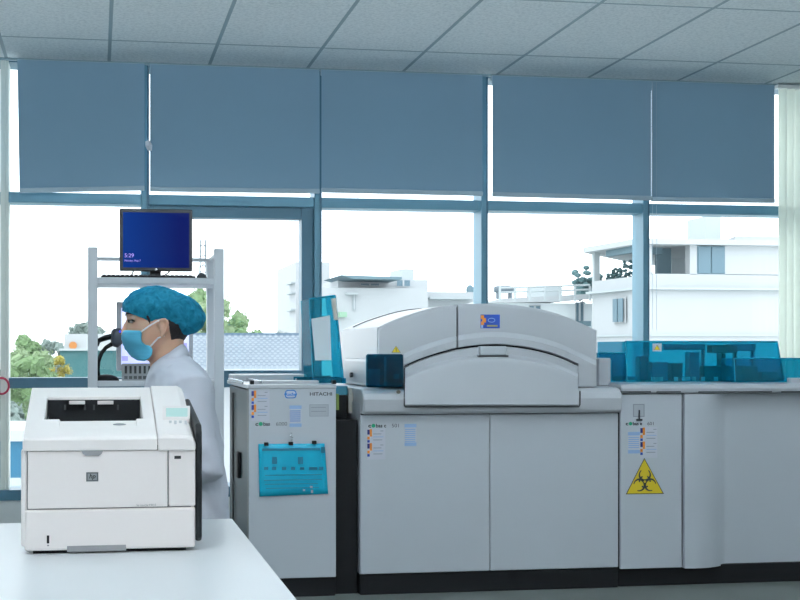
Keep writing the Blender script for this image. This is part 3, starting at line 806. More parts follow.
kb = thing('keyboard', 'black keyboard lying flat on the shelf below the blue monitor', 'keyboard', (X(148, 7.0), 7.0, ZS))
x0, x1 = X(101, 7.0), X(195, 7.0)
obj('body', box(nb(), x0, x1, 6.955, 7.06, ZS, ZS + .016), BLACK, kb, bevel=.004)
bm = nb()
for i in range(20):
    for j in range(4):
        xx = x0 + .008 + (x1 - x0 - .02) * i / 20; yy = 6.96 + .023 * j; box(bm, xx, xx + .018, yy, yy + .018, ZS + .015, ZS + .021)
obj('keys', bm, CHAR, kb)
bm = nb(); c = P(201.5, 275, 7.0); ell(bm, (c.x, 7.0, ZS), (.029, .05, .036), 3)
bmesh.ops.bisect_plane(bm, geom=bm.verts[:]+bm.edges[:]+bm.faces[:], plane_co=(0,0,ZS+.0005), plane_no=(0,0,1), clear_inner=True)
bmesh.ops.holes_fill(bm, edges=bm.edges[:])
tag(obj('mouse', bm, CHAR, smooth=True, base=True), 'black computer mouse right of the keyboard on the top shelf', 'mouse')
# second screen on the lower shelf
YS = 7.18
m2 = thing('monitor', 'pale grey monitor with lavender screen behind the seated person', 'monitor', (X(154, YS), YS + .06, ZL))
GREYB = M('grey_bezel', (0.42, 0.44, 0.47), 0.5)
bm = nb(); px_box(bm, 116.4, 193, 302, 371, YS, YS + .05); obj('casing', bm, GREYB, m2, bevel=.006)
LAV = M('lavender_screen', (0.55, 0.60, 0.90), 0.5, emit=0.9)
bm = nb(); px_box(bm, 121.3, 189, 308, 364.5, YS - .0015, YS); obj('screen', bm, LAV, m2)
LAV2 = M('lavender_panel', (0.38, 0.36, 0.72), 0.5, emit=0.7); WSC = M('white_panel', (0.8, 0.82, 0.95), 0.5, emit=0.9)
decal('screen_windows', [(121.8, 356, 128, 361, LAV2), (122, 312, 127, 326, WSC), (129, 310, 186, 314, WSC), (183, 337, 187, 342, WSC), (183, 343, 187, 347, LAV2), (129, 350, 150, 354, WSC)], YS - .0016, m2)
bm = nb(); box(bm, X(146, YS), X(164, YS), YS + .01, YS + .05, ZL, Z(150, 370, YS)); box(bm, X(136, YS), X(174, YS), YS - .06, YS + .10, ZL, ZL + .012); obj('stand', bm, GREYB, m2, bevel=.003)
# small grey slotted unit in front of it
YV = 7.0
un = thing('slot_panel', 'low grey switch unit with a row of dark slots on the lower shelf', 'switch unit', (X(138, YV), YV + .03, ZL))
bm = nb(); px_box(bm, 122, 153, 363.5, 381, YV, YV + .06)
for v in bm.verts:
    if v.co.z < ZL + .03: v.co.z = ZL
obj('body', bm, M('unit_grey', (0.28, 0.29, 0.30), 0.5), un, bevel=.004)
for i in range(6):
    u = 124.8 + 4.7 * i
    obj('slot', px_box(nb(), u, u + 2.2, 366, 373.5, YV - .002, YV), DARK, un)
    obj('port', px_box(nb(), u - .6, u + 2.8, 376, 379, YV - .002, YV), CHAR, un)
# barcode scanner
YG = 7.03
sn = thing('barcode_scanner', 'black barcode scanner on a curved stand on the lower shelf', 'scanner', (X(106, YG), YG, ZL))
bm = nb(); c = P(106, 378, YG); ell(bm, (c.x, YG, ZL), (.070, .055, .034), 3)
bmesh.ops.bisect_plane(bm, geom=bm.verts[:]+bm.edges[:]+bm.faces[:], plane_co=(0,0,ZL+.0005), plane_no=(0,0,1), clear_inner=True)
bmesh.ops.holes_fill(bm, edges=bm.edges[:])
obj('base', bm, BLACK, sn, smooth=True)
bm = nb(); tube(bm, [P(u, v, YG) for u, v in ((98, 378), (97.6, 370), (98.5, 361), (101.5, 353), (106, 347.5), (112, 344))], [.014, .0115, .011, .0105, .0105, .012], 12); obj('stem', bm, BLACK, sn, smooth=True)
bm = nb(); tube(bm, [P(115.5, 347.2, YG), P(116.5, 343, YG), P(117, 337, YG), P(117.2, 331, YG), P(117, 328.4, YG)], [(.012, .012), (.031, .03), (.034, .034), (.032, .032), (.016, .02)], 16); obj('head', bm, M('scanner_black', (0.03, 0.035, 0.05), 0.35), sn, smooth=True)
bm = nb(); tube(bm, [P(114, 336, YG), P(108, 337.2, YG), P(101, 339.6, YG), P(96, 342.2, YG), P(95.3, 343.2, YG)], [(.013, .02), (.012, .018), (.010, .016), (.008, .014), (.004, .008)], 12); obj('handle', bm, BLACK, sn, smooth=True)
bm = nb(); tube(bm, [P(99, 342.5, YG), P(98, 346.2, YG)], [.006, .004], 8); obj('trigger', bm, BLACK, sn)
bm = nb(); c = P(120.0, 331.5, YG - .032); ell(bm, c, (.006, .003, .006), 2); obj('indicator_lamp', bm, M('blue_led', (0.03, 0.05, 0.9), 0.4, emit=1.0), sn)
# red item on the shelf end
bm = nb(); px_box(bm, 203.5, 211, 383.2, 386.2, YR + .06, YR + .12)
lo = min(v.co.z for v in bm.verts)
for v in bm.verts:
    if v.co.z - lo < 1e-4: v.co.z = ZL
tag(obj('pen_case', bm, M('red_plastic', (0.42, 0.05, 0.05), 0.4), bevel=.003, base=True), 'small flat red case at the right end of the lower shelf', 'case')

# ================================================================== TABLE AND PRINTER
ZT = 0.629
YP = 3.03
tx0, tx1, ty0, ty1 = -0.66, 0.366, 2.33, 3.60
TOPM = M('table_laminate', (0.68, 0.71, 0.73), 0.35, var=0.03, vscale=2)
tb = thing('table', 'pale blue grey laminate table in the foreground', 'table', ((tx0+tx1)/2, (ty0+ty1)/2, 0))
obj('tabletop', box(nb(), tx0, tx1, ty0, ty1, ZT - .03, ZT), TOPM, tb, bevel=.004)
for x in (tx0 + .05, tx1 - .09):
    for y in (ty0 + .05, ty1 - .09): obj('leg', box(nb(), x, x + .04, y, y + .04, 0, ZT - .03), RACKM, tb, bevel=.003)
bm = nb()
box(bm, tx0 + .06, tx1 - .06, ty1 - .08, ty1 - .06, ZT - .09, ZT - .03); box(bm, tx0 + .06, tx1 - .06, ty0 + .06, ty0 + .08, ZT - .09, ZT - .03)
obj('apron', bm, RACKM, tb)

pr = thing('laser_printer', 'white desktop laser printer with dark paper output slot', 'printer', (0.03, YP + .2, ZT))
pxl, pxr = X(23.5, YP), X(195.5, YP); YPB = 3.46
S0 = 0.237
def top(y): return Z(100, 437.5, YP) + S0 * (y - YP)
z453 = Z(100, 450.3, YP); z508 = Z(100, 508.3, YP); zbase = ZT + 0.008
# lower tray, main body, top cover
obj('foot', box(nb(), pxl + .02, pxr - .02, YP + .02, YPB - .02, ZT, zbase + .002), PRB, pr)
tray = obj('paper_tray', box(nb(), pxl + .002, pxr, YP + .001, YPB, zbase, z508 - .0012), PRW2, pr, bevel=.006, seg=3)
obj('tray_level_window', px_box(nb(), 46.8, 49.2, 535.5, 543.5, YP - .0006, YP + .004), PRB, tray)
obj('tray_mark', px_box(nb(), 47.2, 49, 544.8, 546.2, YP - .0002, YP + .004), PRG, tray)
obj('tray_grip', px_box(nb(), 67, 126, 545.5, 551.5, YP - .0006, YP + .004), PRG, tray, bevel=.001)
body = obj('body', box(nb(), pxl, pxr, YP + .012, YPB, z508, z453 - .001), PRW2, pr, bevel=.008, seg=3)
obj('left_edge', box(nb(), pxl - .006, X(27, YP), YP + .006, YPB - .01, zbase + .01, z453 + .004), PRW, pr, bevel=.006, seg=3)
uR = 168.2
fd = obj('front_door', box(nb(), X(27.7, YP), X(uR - .6, YP), YP, YP + .02, z508 + .001, z453 - .0012), PRW2, pr, bevel=.002)
obj('right_column', box(nb(), X(uR + .6, YP), pxr, YP, YP + .03, z508 + .001, z453 - .0012), PRW2, pr, bevel=.004)
obj('seam_backing', box(nb(), X(27, YP), pxr - .01, YP + .008, YP + .013, zbase + .01, z453 + .01), M('seam_grey', (0.14, 0.14, 0.15), 0.6), pr)
bm = nb(); pts = [(81.2, 450.0), (103, 450.0), (101.5, 453.6), (99, 455.3), (85.5, 455.3), (83, 453.6)]
prism(bm, [(P(u, v + 0.3, YP).x, P(u, v + 0.3, YP).z) for u, v in pts], 'y', YP - .003, YP + .004); obj('door_grip', bm, PRG, fd)
lgp = decal('badge', [(86.2, 472.3, 98.3, 481.5, M('badge_dark', (0.10, 0.11, 0.12), 0.4)), (87.6, 473.6, 96.9, 480.2, M('badge_silver', (0.28, 0.29, 0.30), 0.4))], YP, pr)
text('badge_text', 'hp', 92.2, 478.3, YP - .0018, 4.6, PRB, pr, 'CENTER', font_shear=0.25, bold=.0002)
text('model_text', 'hp LaserJet P3015', 136.5, 506, YP - .0006, 1.9, PRG, pr, 'LEFT')
obj('usb_port', px_box(nb(), 174.4, 181, 455.8, 458.9, YP - .0006, YP + .004), PRB, pr)
# top cover with the output recess cut out of it
bm = nb(); xs = X(157.5, YP)
prism(bm, [(YP - .004, z453), (YPB, z453), (YPB, top(YPB)), (YP + .004, top(YP + .004)), (YP - .004, top(YP) - .004)], 'x', pxl - .002, xs - .0008)
tc = obj('top_cover', bm, PRW, pr)
ya, yb = 3.178, 3.372
xa, xb = X(47.5, yb), X(140.2, yb)
cb = nb(); box(cb, xa, xb, ya, yb, top(ya) - .058, top(yb) + .2)
cut(tc, cb)
# dip in front of the slot
cb = nb(); prism(cb, [(YP + .055, top(YP + .055) + .001), (ya + .02, top(ya + .02) - .006), (ya + .02, 1.2), (YP + .055, 1.2)], 'x', X(58, YP), X(138, YP))
cut(tc, cb)
md = tc.modifiers.new('bevel', 'BEVEL'); md.width = .004; md.segments = 3; md.limit_method = 'ANGLE'; md.angle_limit = math.radians(35)
zi = top(ya) - .0575
obj('output_slot', (lambda b: (box(b, xa + .001, xb - .001, yb - .004, yb - .001, zi, top(yb) - .008), box(b, xa + .0005, xa + .003, ya + .004, yb, zi, top(ya) - .004), box(b, xb - .003, xb - .0005, ya + .004, yb, zi, top(ya) - .004), box(b, xa + .001, xb - .001, ya + .002, yb - .001, zi, zi + .003))[0])(nb()), PRB, pr)
for u0, u1 in ((69, 85), (97.5, 113.5)):
    obj('exit_roller', px_box(nb(), u0, u1, 401.0, 404.4, yb - .022, yb - .003), PRW, pr, bevel=.001)
for u in (64, 84, 93, 117):
    obj('exit_guide', px_box(nb(), u, u + 2, 405, 410, yb - .012, yb - .003), CHAR, pr)
# paper stop and oval badge in front of the slot
def on_top(u, v):                                                 # where the picture point meets the sloping top
    lo, hi = 2.9, 3.6
    for _ in range(50):
        y = (lo + hi) / 2
        if P(u, v, y).z > top(y): lo = y
        else: hi = y
    return P(u, v, (lo + hi) / 2)
def top_patch(name, u0, u1, v0, v1, mat, lift=.0008, par=None, drop=0.0):
    a = on_top(u0, v1); b = on_top(u1, v1); c = on_top(u1, v0); d = on_top(u0, v0)
    bm = nb(); L = Vector((0, -S0 * .97, .97)).normalized() * lift
    top_ = [p + L - Vector((0, 0, drop)) for p in (a, b, c, d)]; bt = [p - Vector((0, 0, drop + .002)) for p in (a, b, c, d)]
    V = [bm.verts.new(p) for p in bt + top_]
    for f in ((0, 3, 2, 1), (4, 5, 6, 7), (0, 1, 5, 4), (1, 2, 6, 5), (2, 3, 7, 6), (3, 0, 4, 7)): bm.faces.new([V[i] for i in f])
    return obj(name, bm, mat, par or pr)
top_patch('paper_stop', 79, 106, 426.5, 431.5, PRW, .0022, None, 0.003)
bm = nb(); c = on_top(119.5, 423.3); ell(bm, c - Vector((0, 0, .0035)), (.017, .012, .004), 2); obj('oval_badge', bm, M('badge_silver', (0.28, 0.29, 0.30), 0.4), pr, smooth=True)
# control block on the right with rounded shoulder
bm = nb()
profx = [(xs + .0008, -.2), (pxr - .004, -.2), (pxr, -.196), (pxr, -.020), (pxr - .006, -.006), (pxr - .018, 0), (xs + .0008, 0.0)]
R = []
for y, dz, lo in ((YP - .006, -.006, Z(170, 450.5, YP)), (YP + .0, 0, Z(170, 450.5, YP)), (YPB, .0, Z(170, 450.5, YP))):
    R.append([Vector((x, y, lo if h < -.1 else top(y) + .004 + dz + h)) for x, h in profx])
loft(bm, R); cbk = obj('control_block', bm, PRW, pr, bevel=.004, seg=3)
top_patch('display_bezel', 162.5, 190, 408, 421.5, PRW2, .0056, cbk)
top_patch('display', 166, 187.5, 410.5, 418.8, M('lcd', (0.50, 0.72, 0.66), 0.3), .0064, cbk)
for i, u in enumerate((169, 174, 179, 184.5)):
    top_patch('button', u, u + 2.6, 422.8, 424.6 + (i % 2), M('button_grey', (0.6, 0.6, 0.62), 0.5), .0054, cbk)
# black right flank
bm = nb(); prism(bm, [(YP + .015, ZT + .02), (YP + .004, ZT + .03), (YP + .004, Z(198, 432, YP)), (YP + .02, Z(198, 424, YP)), (YPB - .02, top(YPB) - .03), (YPB - .02, ZT + .02)], 'x', pxr + .0005, pxr + .0155)
obj('side_panel', bm, PRB, pr, bevel=.006, seg=3)

# ================================================================== THE PERSON
YQ = 4.25
KS = 4.23 / F                                                     # metres per picture pixel at her depth
def Q(u, v, dy=0.0):                                              # side view point in her plane, offset sideways (+ = away from camera)
    p = P(u, v, YQ); return Vector((p.x, YQ + dy, p.z))
SKIN = M('skin', (0.62, 0.38, 0.27), 0.5, bump=0.02, bscale=120, sss=0.15)
HAIR = M('hair', (0.012, 0.010, 0.011), 0.45, bump=0.3, bscale=150)
COAT = M('coat_cotton', (0.62, 0.64, 0.72), 0.8, bump=0.12, bscale=25, var=0.02)
pe = thing('person', 'seated person in white lab coat, blue hair cap and face mask, facing left', 'person', (Q(190, 400).x, YQ, 0))
def sring(cu, hd, w, v, n=28, p=2.3, dy=0.0, tilt=0.0):
    out = []
    c = Q(cu, v, dy)
    for k in range(n):
        t = 2 * math.pi * k / n
        ct, st = math.cos(t), math.sin(t)
        x = math.copysign(abs(ct) ** (2 / p), ct) * hd * KS; y = math.copysign(abs(st) ** (2 / p), st) * w
        out.append(Vector((c.x + x, c.y + y, c.z + tilt * x)))
    return out
def hring(u0, u1, w, v, sharp=2.0):
    """ring of the head: front u0 narrower than the back"""
    n = 32; out = []
    cu = (u0 + u1) / 2; hd = (u1 - u0) / 2
    for k in range(n):
        t = 2 * math.pi * k / n; ct, st = math.cos(t), math.sin(t)
        f = 1.0 - 0.16 * max(0, -ct) ** 2
        p = Q(cu + hd * ct, v); out.append(Vector((p.x, YQ + w * st * f, p.z)))
    return out
zc = Q(165, 322).z
bm = nb()
loft(bm, [hring(*a) for a in ((150,166,.022,288.5),(140,177,.046,291.5),(131,186,.064,298),(126.5,190.5,.073,306),(125.2,192,.076,314),(127.2,191.5,.075,321),
    (127.0,190,.073,327),(126.8,187,.070,333),(126.2,182,.066,339),(126.3,176,.061,345),(128.3,168,.053,350.5),(130.5,160,.045,354.5),(134.5,154,.036,358),(140,149,.02,360.3))])
# nose, lips, ears
tube(bm, [Q(127.8, 320.5), Q(125.6, 325.5), Q(123.8, 330.5), Q(123.8, 334.5), Q(126, 337)], [.006, .0075, .009, .010, .008], 10)
ell(bm, Q(126, 336, -.012), (.009, .008, .008), 2); ell(bm, Q(126, 336, .012), (.009, .008, .008), 2)
ell(bm, Q(127.3, 343.5), (.008, .020, .0065), 2); ell(bm, Q(128, 347.5), (.008, .018, .007), 2)
ell(bm, Q(133.5, 355), (.012, .018, .010), 2)
for s in (-1, 1):
    ell(bm, Q(130.5, 319, s*.034), (.012, .020, .008), 2)
    R = Matrix.Rotation(s * -.35, 3, 'Z')
    ell(bm, Q(162.5, 328.5, s*.080), (.015, .007, .027), 3, R)
    tube(bm, [Q(158.8, 329, s*.081), Q(157.6, 325, s*.086), Q(159.5, 320.6, s*.090), Q(163.5, 319.6, s*.093), Q(166.2, 323, s*.093), Q(165.6, 329, s*.090), Q(162.6, 334, s*.086), Q(159.6, 337.8, s*.082)], [.004, .005, .0055, .0055, .0055, .005, .005, .0065], 8)
    ell(bm, Q(158.9, 330.5, s*.083), (.004, .005, .007), 2)
# neck and trunk
tube(bm, [Q(166, 338), Q(166, 352), Q(169, 366), Q(175, 384)], [(.056, .060), (.055, .057), (.060, .062), (.08, .085)], 24)
loft(bm, [sring(*a) for a in ((172,14,.075,364),(175,21,.15,371),(178,27,.185,381),(180,30,.17,402),(181,28,.15,428),(184,27,.14,465),(187,33,.17,500),(190,38,.185,535),(192,36,.18,560))])
# legs: thighs forward, shins down, feet
for s in (-1, 1):
    y = s * .095
    hip = Q(190, 545, y); knee = Vector((hip.x - .43, YQ + s*.11, .50)); ank = Vector((hip.x - .38, YQ + s*.11, .10)); toe = Vector((ank.x - .17, YQ + s*.125, .035)); heel = Vector((ank.x + .035, YQ + s*.11, .04))
    tube(bm, [hip, hip.lerp(knee, .5) + Vector((0, 0, .012)), knee], [.085, .075, .058], 18)
    tube(bm, [knee, knee.lerp(ank, .35) + Vector((.012, 0, 0)), ank], [.056, .054, .036], 18)
    tube(bm, [heel, ank + Vector((-.02, 0, -.05)), toe], [.028, .036, .022], 14)
# arms
def arm_pts(s):
    sh = Q(183, 386, s * .185); el = Q(198, 462, s * .235); wr = Q(136, 492, s * .16)
    return sh, el, wr
for s in (-1, 1):
    sh, el, wr = arm_pts(s)
    tube(bm, [Q(179, 384, s*.13), sh, sh.lerp(el, .5), el, el.lerp(wr, .35), wr], [.05, .052, .043, .037, .035, .025], 16)
    d = (wr - el).normalized(); up = Vector((0, 0, 1)); side = d.cross(up).normalized() * (1 if s < 0 else -1)   # towards the body midline
    side = Vector((d.y, -d.x, 0)).normalized() * 1
    if side.y * s > 0: side = -side                               # thumb side points inwards
    dn = Vector((0, 0, -1))
    palm = wr + d * .055
    tube(bm, [wr - d*.01, wr + d*.03, wr + d*.085], [(.025, .019), (.036, .017), (.037, .014)], 14)
    k0 = wr + d * .082
    for i, L in enumerate((.066, .074, .069, .054)):
        o = side * (.027 - .018 * i)
        a = k0 + o; b = a + d * (L*.45) + dn * .006; c = b + d * (L*.32) + dn * .014; e_ = c + d * (L*.18) + dn * .014
        tube(bm, [a - d*.03, a, b, c, e_], [.008, .0088, .008, .0072, .0055], 10)
    a = wr + d*.025 + side*.022; b = a + side*.026 + d*.028 + dn*.006; c = b + d*.03 + side*.006 + dn*.008
    tube(bm, [a - side*.014, a, b, c], [.012, .012, .0095, .007], 10)
body_o = obj('body', bm, SKIN, pe); remesh(body_o, 0.0042, 4)
# eyes, lashes, brows
for s in (-1, 1):
    bm = nb(); ell(bm, Q(131.0, 321.8, s*.0345), (.0070, .0102, .0052), 3); obj('eye', bm, M('eye_white', (0.45, 0.42, 0.41), 0.3), pe, smooth=True)
    bm = nb(); ell(bm, Q(128.9, 321.5, s*.035), (.0042, .0052, .0052), 2); obj('iris', bm, HAIR, pe, smooth=True)
    bm = nb(); tube(bm, [Q(127.6, 320.8, s*.030), Q(128.4, 320.0, s*.040), Q(131, 320.0, s*.0475), Q(134.4, 321.6, s*.052)], [.0024, .0034, .0036, .002], 6); obj('eyelashes', bm, HAIR, pe)
    bm = nb(); tube(bm, [Q(125.8, 315.2, s*.016), Q(126.6, 313.6, s*.032), Q(129.6, 313.4, s*.046), Q(134.5, 315.4, s*.057)], [.002, .0036, .0034, .0015], 6); obj('eyebrow', bm, HAIR, pe)
# hair: nape, sideburn and the mass inside the cap
bm = nb()
ell(bm, Q(159, 309), (.100, .079, .066), 3); ell(bm, Q(177, 320), (.038, .070, .040), 3); ell(bm, Q(191, 318), (.045, .05, .045), 3)
for s in (-1, 1):
    tube(bm, [Q(145.5, 312, s*.071), Q(147, 317, s*.0725), Q(148.6, 321.5, s*.072), Q(149.4, 325, s*.069)], [.007, .007, .005, .002], 8)
b2_ = nb(); loft(b2_, [hring(*a) for a in ((124,194,.079,312),(124,193.6,.079,320),(124,192.5,.078,326),(124,190.5,.0765,331),(124,187.5,.073,336),(124,184.5,.067,340.5),(126,181,.060,343.5))])
a_, b_ = Q(166.2, 318), Q(170.5, 342); n_ = Vector((-(b_ - a_).z, 0, (b_ - a_).x)).normalized()
if n_.x < 0: n_ = -n_
bmesh.ops.bisect_plane(b2_, geom=b2_.verts[:]+b2_.edges[:]+b2_.faces[:], plane_co=a_, plane_no=n_, clear_inner=True)
bmesh.ops.holes_fill(b2_, edges=[e_ for e_ in b2_.edges if e_.is_boundary])
me_ = bpy.data.meshes.new('tmp'); b2_.to_mesh(me_); b2_.free(); bm.from_mesh(me_); bpy.data.meshes.remove(me_)
ho = obj('hair', bm, HAIR, pe); remesh(ho, 0.004, 2)
# bouffant cap
def cap_mat():
    m = bpy.data.materials.new('cap_nonwoven'); m.use_nodes = True; nt = m.node_tree; nt.nodes.clear()
    out = nt.nodes.new('ShaderNodeOutputMaterial'); df = nt.nodes.new('ShaderNodeBsdfPrincipled'); tr = nt.nodes.new('ShaderNodeBsdfTransparent')
    tl = nt.nodes.new('ShaderNodeBsdfTranslucent'); tl.inputs[0].default_value = (0.03, 0.42, 0.62, 1)
    tr.inputs[0].default_value = (0.35, 0.75, 0.9, 1)
    df.inputs['Base Color'].default_value = (0.02, 0.38, 0.56, 1); df.inputs['Roughness'].default_value = 0.7
    tc = nt.nodes.new('ShaderNodeTexCoord'); no = nt.nodes.new('ShaderNodeTexNoise'); no.inputs['Scale'].default_value = 38; no.inputs['Detail'].default_value = 5; no.inputs['Distortion'].default_value = 1.2
    nt.links.new(tc.outputs['Object'], no.inputs['Vector'])
    vo = nt.nodes.new('ShaderNodeTexVoronoi'); vo.feature = 'DISTANCE_TO_EDGE'; vo.inputs['Scale'].default_value = 60
    nt.links.new(tc.outputs['Object'], vo.inputs['Vector'])
    mr = nt.nodes.new('ShaderNodeMapRange'); mr.inputs[1].default_value = 0.3; mr.inputs[2].default_value = 0.7; mr.inputs[3].default_value = 0.10; mr.inputs[4].default_value = 0.55
    nt.links.new(no.outputs['Fac'], mr.inputs[0])
    bp = nt.nodes.new('ShaderNodeBump'); bp.inputs['Strength'].default_value = 0.8; bp.inputs['Distance'].default_value = 0.006
    nt.links.new(no.outputs['Fac'], bp.inputs['Height']); nt.links.new(bp.outputs['Normal'], df.inputs['Normal'])
    m0 = nt.nodes.new('ShaderNodeMixShader'); m0.inputs[0].default_value = 0.35
    nt.links.new(df.outputs[0], m0.inputs[1]); nt.links.new(tl.outputs[0], m0.inputs[2])
    mix = nt.nodes.new('ShaderNodeMixShader'); nt.links.new(mr.outputs[0], mix.inputs[0]); nt.links.new(m0.outputs[0], mix.inputs[1]); nt.links.new(tr.outputs[0], mix.inputs[2])
    nt.links.new(mix.outputs[0], out.inputs[0]); return m
CAPM = cap_mat()
bm = nb()
ell(bm, Q(155, 308.5), (.106, .088, .073), 4); ell(bm, Q(172, 312), (.092, .085, .064), 4); ell(bm, Q(190.5, 318), (.049, .062, .050), 4); ell(bm, Q(134, 306), (.034, .062, .038), 3); ell(bm, Q(182, 326), (.040, .066, .036), 3)
co = obj('hair_cap', bm, CAPM, pe); remesh(co, 0.005, 6)
bm = nb(); bm.from_mesh(co.data)
a = Q(122, 310.5); b = Q(190, 338.5); nrm = Vector((-(b - a).z, 0, (b - a).x)).normalized()
bmesh.ops.bisect_plane(bm, geom=bm.verts[:]+bm.edges[:]+bm.faces[:], plane_co=a, plane_no=nrm, clear_inner=True)
rim = [v for v in bm.verts if v.is_boundary]
bm.normal_update()
for v in bm.verts:
    d = noise.noise(v.co * 38) * .0035 + noise.noise(v.co * 90) * .0018
    v.co += v.normal * d
bm.to_mesh(co.data); bm.free()
for p in co.data.polygons: p.use_smooth = True
md = co.modifiers.new('rim', 'SOLIDIFY'); md.thickness = .0015; md.offset = -1
# face mask
MASK = M('mask_blue', (0.10, 0.47, 0.68), 0.75, bump=0.08, bscale=80)
_nt = MASK.node_tree; _w = _nt.nodes.new('ShaderNodeTexWave'); _w.bands_direction = 'Z'; _w.inputs['Scale'].default_value = 26; _w.wave_profile = 'SAW'
_tc = [n for n in _nt.nodes if n.type == 'TEX_COORD'][0]; _nt.links.new(_tc.outputs['Object'], _w.inputs['Vector'])
_b2 = _nt.nodes.new('ShaderNodeBump'); _b2.inputs['Strength'].default_value = 0.5; _b2.inputs['Distance'].default_value = 0.006
_nt.links.new(_w.outputs['Fac'], _b2.inputs['Height']); _nt.links.new(_b2.outputs['Normal'], _nt.nodes['Principled BSDF'].inputs['Normal'])
bm = nb(); rows = []
prof = [(123.6, 330.2), (121.9, 332.8), (121.2, 336.5), (121.4, 340), (122.2, 341), (122.7, 345), (123.7, 346), (124.8, 349.5), (126.3, 350.6), (128.6, 354), (132, 357.2), (137, 360.4)]
edge = [(140.8, 331), (141, 334), (140.6, 338), (140.8, 341), (141.6, 342.4), (145, 345.4), (149.5, 345.8), (151.6, 349.5), (151.6, 350.8), (151, 354.5), (148.5, 358), (144, 360.8)]
for (pu, pv), (eu, ev) in zip(prof, edge):
    r = []
    for k in range(25):
        t = -1 + 2 * k / 24; s_ = abs(t)
        u = pu + (eu - pu) * s_ ** 2.0; v = pv + (ev - pv) * s_ ** 1.5
        r.append(Q(u, v, .071 * math.sin(t * math.pi / 2 * .98)))
    rows.append(r)
grid_rows(bm, rows); mk = obj('face_mask', bm, MASK, pe, smooth=True); mk.modifiers.new('s', 'SOLIDIFY').thickness = .002
WSTRAP = M('white_elastic', (0.8, 0.8, 0.84), 0.7)
for s in (-1, 1):
    for pts in ([(140.5, 332, .071), (148, 326.5, .081), (156.5, 321.5, .088), (161, 320.5, .088)], [(149.6, 346.5, .071), (153, 342.5, .079), (157, 338.2, .086), (163, 336, .081)]):
        bm = nb(); tube(bm, [Q(u, v, s * w) for u, v, w in pts], .0026, 6); obj('ear_strap', bm, WSTRAP, mk)
# lab coat: trunk, skirt and sleeves as one garment
bm = nb()
loft(bm, [sring(*a) for a in ((176,11.5,.070,352),(174,17,.088,358),(175,23,.14,364.5),(177.5,28,.19,372),(180,32,.215,384),(182,34,.21,402),(184,34.5,.20,428),(186,36,.20,462),(187,39,.21,495),(188,43,.225,530),(190,45,.23,556))])
for s in (-1, 1):
    sh, el, wr = arm_pts(s)
    tube(bm, [Q(179, 380, s*.12), sh + Vector((0, 0, -.004)), sh.lerp(el, .5), el + Vector((.004, 0, 0)), el.lerp(wr, .4), el.lerp(wr, .93)], [.068, .069, .062, .058, .052, .042], 20)
    hip = Q(190, 540, s*.10)
    tube(bm, [hip, hip + Vector((-.2, s*.005, .018)), hip + Vector((-.40, s*.012, .0))], [.10, .095, .085], 20)
ct = obj('lab_coat', bm, COAT, pe); remesh(ct, 0.006, 5)
bm = nb(); bm.from_mesh(ct.data); bm.normal_update()
for v in bm.verts:
    q = v.co
    d = noise.noise(Vector((q.x * 9, q.y * 9, q.z * 6))) * .014 + noise.noise(Vector((q.x * 22 + q.z * 16, q.y * 20, q.z * 12))) * .010
    f = min(1, max(0.15, (1.08 - q.z) / .12)); v.co += v.normal * d * f
bm.to_mesh(ct.data); bm.free()
for p in ct.data.polygons: p.use_smooth = True
# collar and lapel
bm = nb(); rows = []
for t in lin(-1, 1, 41):
    ang = t * 2.35
    c = Q(169, 352)
    du = 15.5 * math.cos(ang); w = .073 * math.sin(ang) / math.sin(min(1.57, 2.35))
    drop = (1 - math.cos(ang)) / 2                                # 0 at the nape, 1 at the front
    top_ = Q(167 + du, 343.5 + 24 * drop ** 1.3, w)
    mid = Q(168 + du * 1.18, 346.5 + 25 * drop ** 1.3, w * 1.16); low = Q(168.5 + du * 1.42, 355.5 + 24 * drop ** 1.3, w * 1.38)
    rows.append([top_, mid, low])
grid_rows(bm, rows); cl = obj('collar', bm, COAT, ct, smooth=True); cl.modifiers.new('s', 'SOLIDIFY').thickness = .004
# trousers and shoes
bm = nb(); NAVY = M('trouser_navy', (0.03, 0.04, 0.09), 0.8)
for s in (-1, 1):
    hip = Q(190, 545, s*.095); knee = Vector((hip.x - .43, YQ + s*.11, .50)); ank = Vector((hip.x - .38, YQ + s*.11, .10))
    tube(bm, [hip, hip.lerp(knee, .5) + Vector((0, 0, .01)), knee + Vector((-.005, 0, 0))], [.094, .085, .070], 18)
    tube(bm, [knee, knee.lerp(ank, .4), ank + Vector((0, 0, .0))], [.070, .066, .058], 18)
ell(bm, Q(191, 545), (.125, .19, .085), 3)
to = obj('trousers', bm, NAVY, pe); remesh(to, 0.008, 3)
for s in (-1, 1):
    hip = Q(190, 545, s*.095); ax = hip.x - .38
    bm = nb(); tube(bm, [(ax + .05, YQ + s*.11, .045), (ax + .01, YQ + s*.11, .055), (ax - .06, YQ + s*.115, .048), (ax - .14, YQ + s*.122, .038), (ax - .20, YQ + s*.127, .030)], [(.030, .036), (.042, .052), (.043, .046), (.042, .037), (.022, .024)], 16)
    for v in bm.verts: v.co.z = max(v.co.z, .001)
    obj('shoe', bm, M('shoe_black', (0.02, 0.02, 0.022), 0.4), pe, smooth=True)
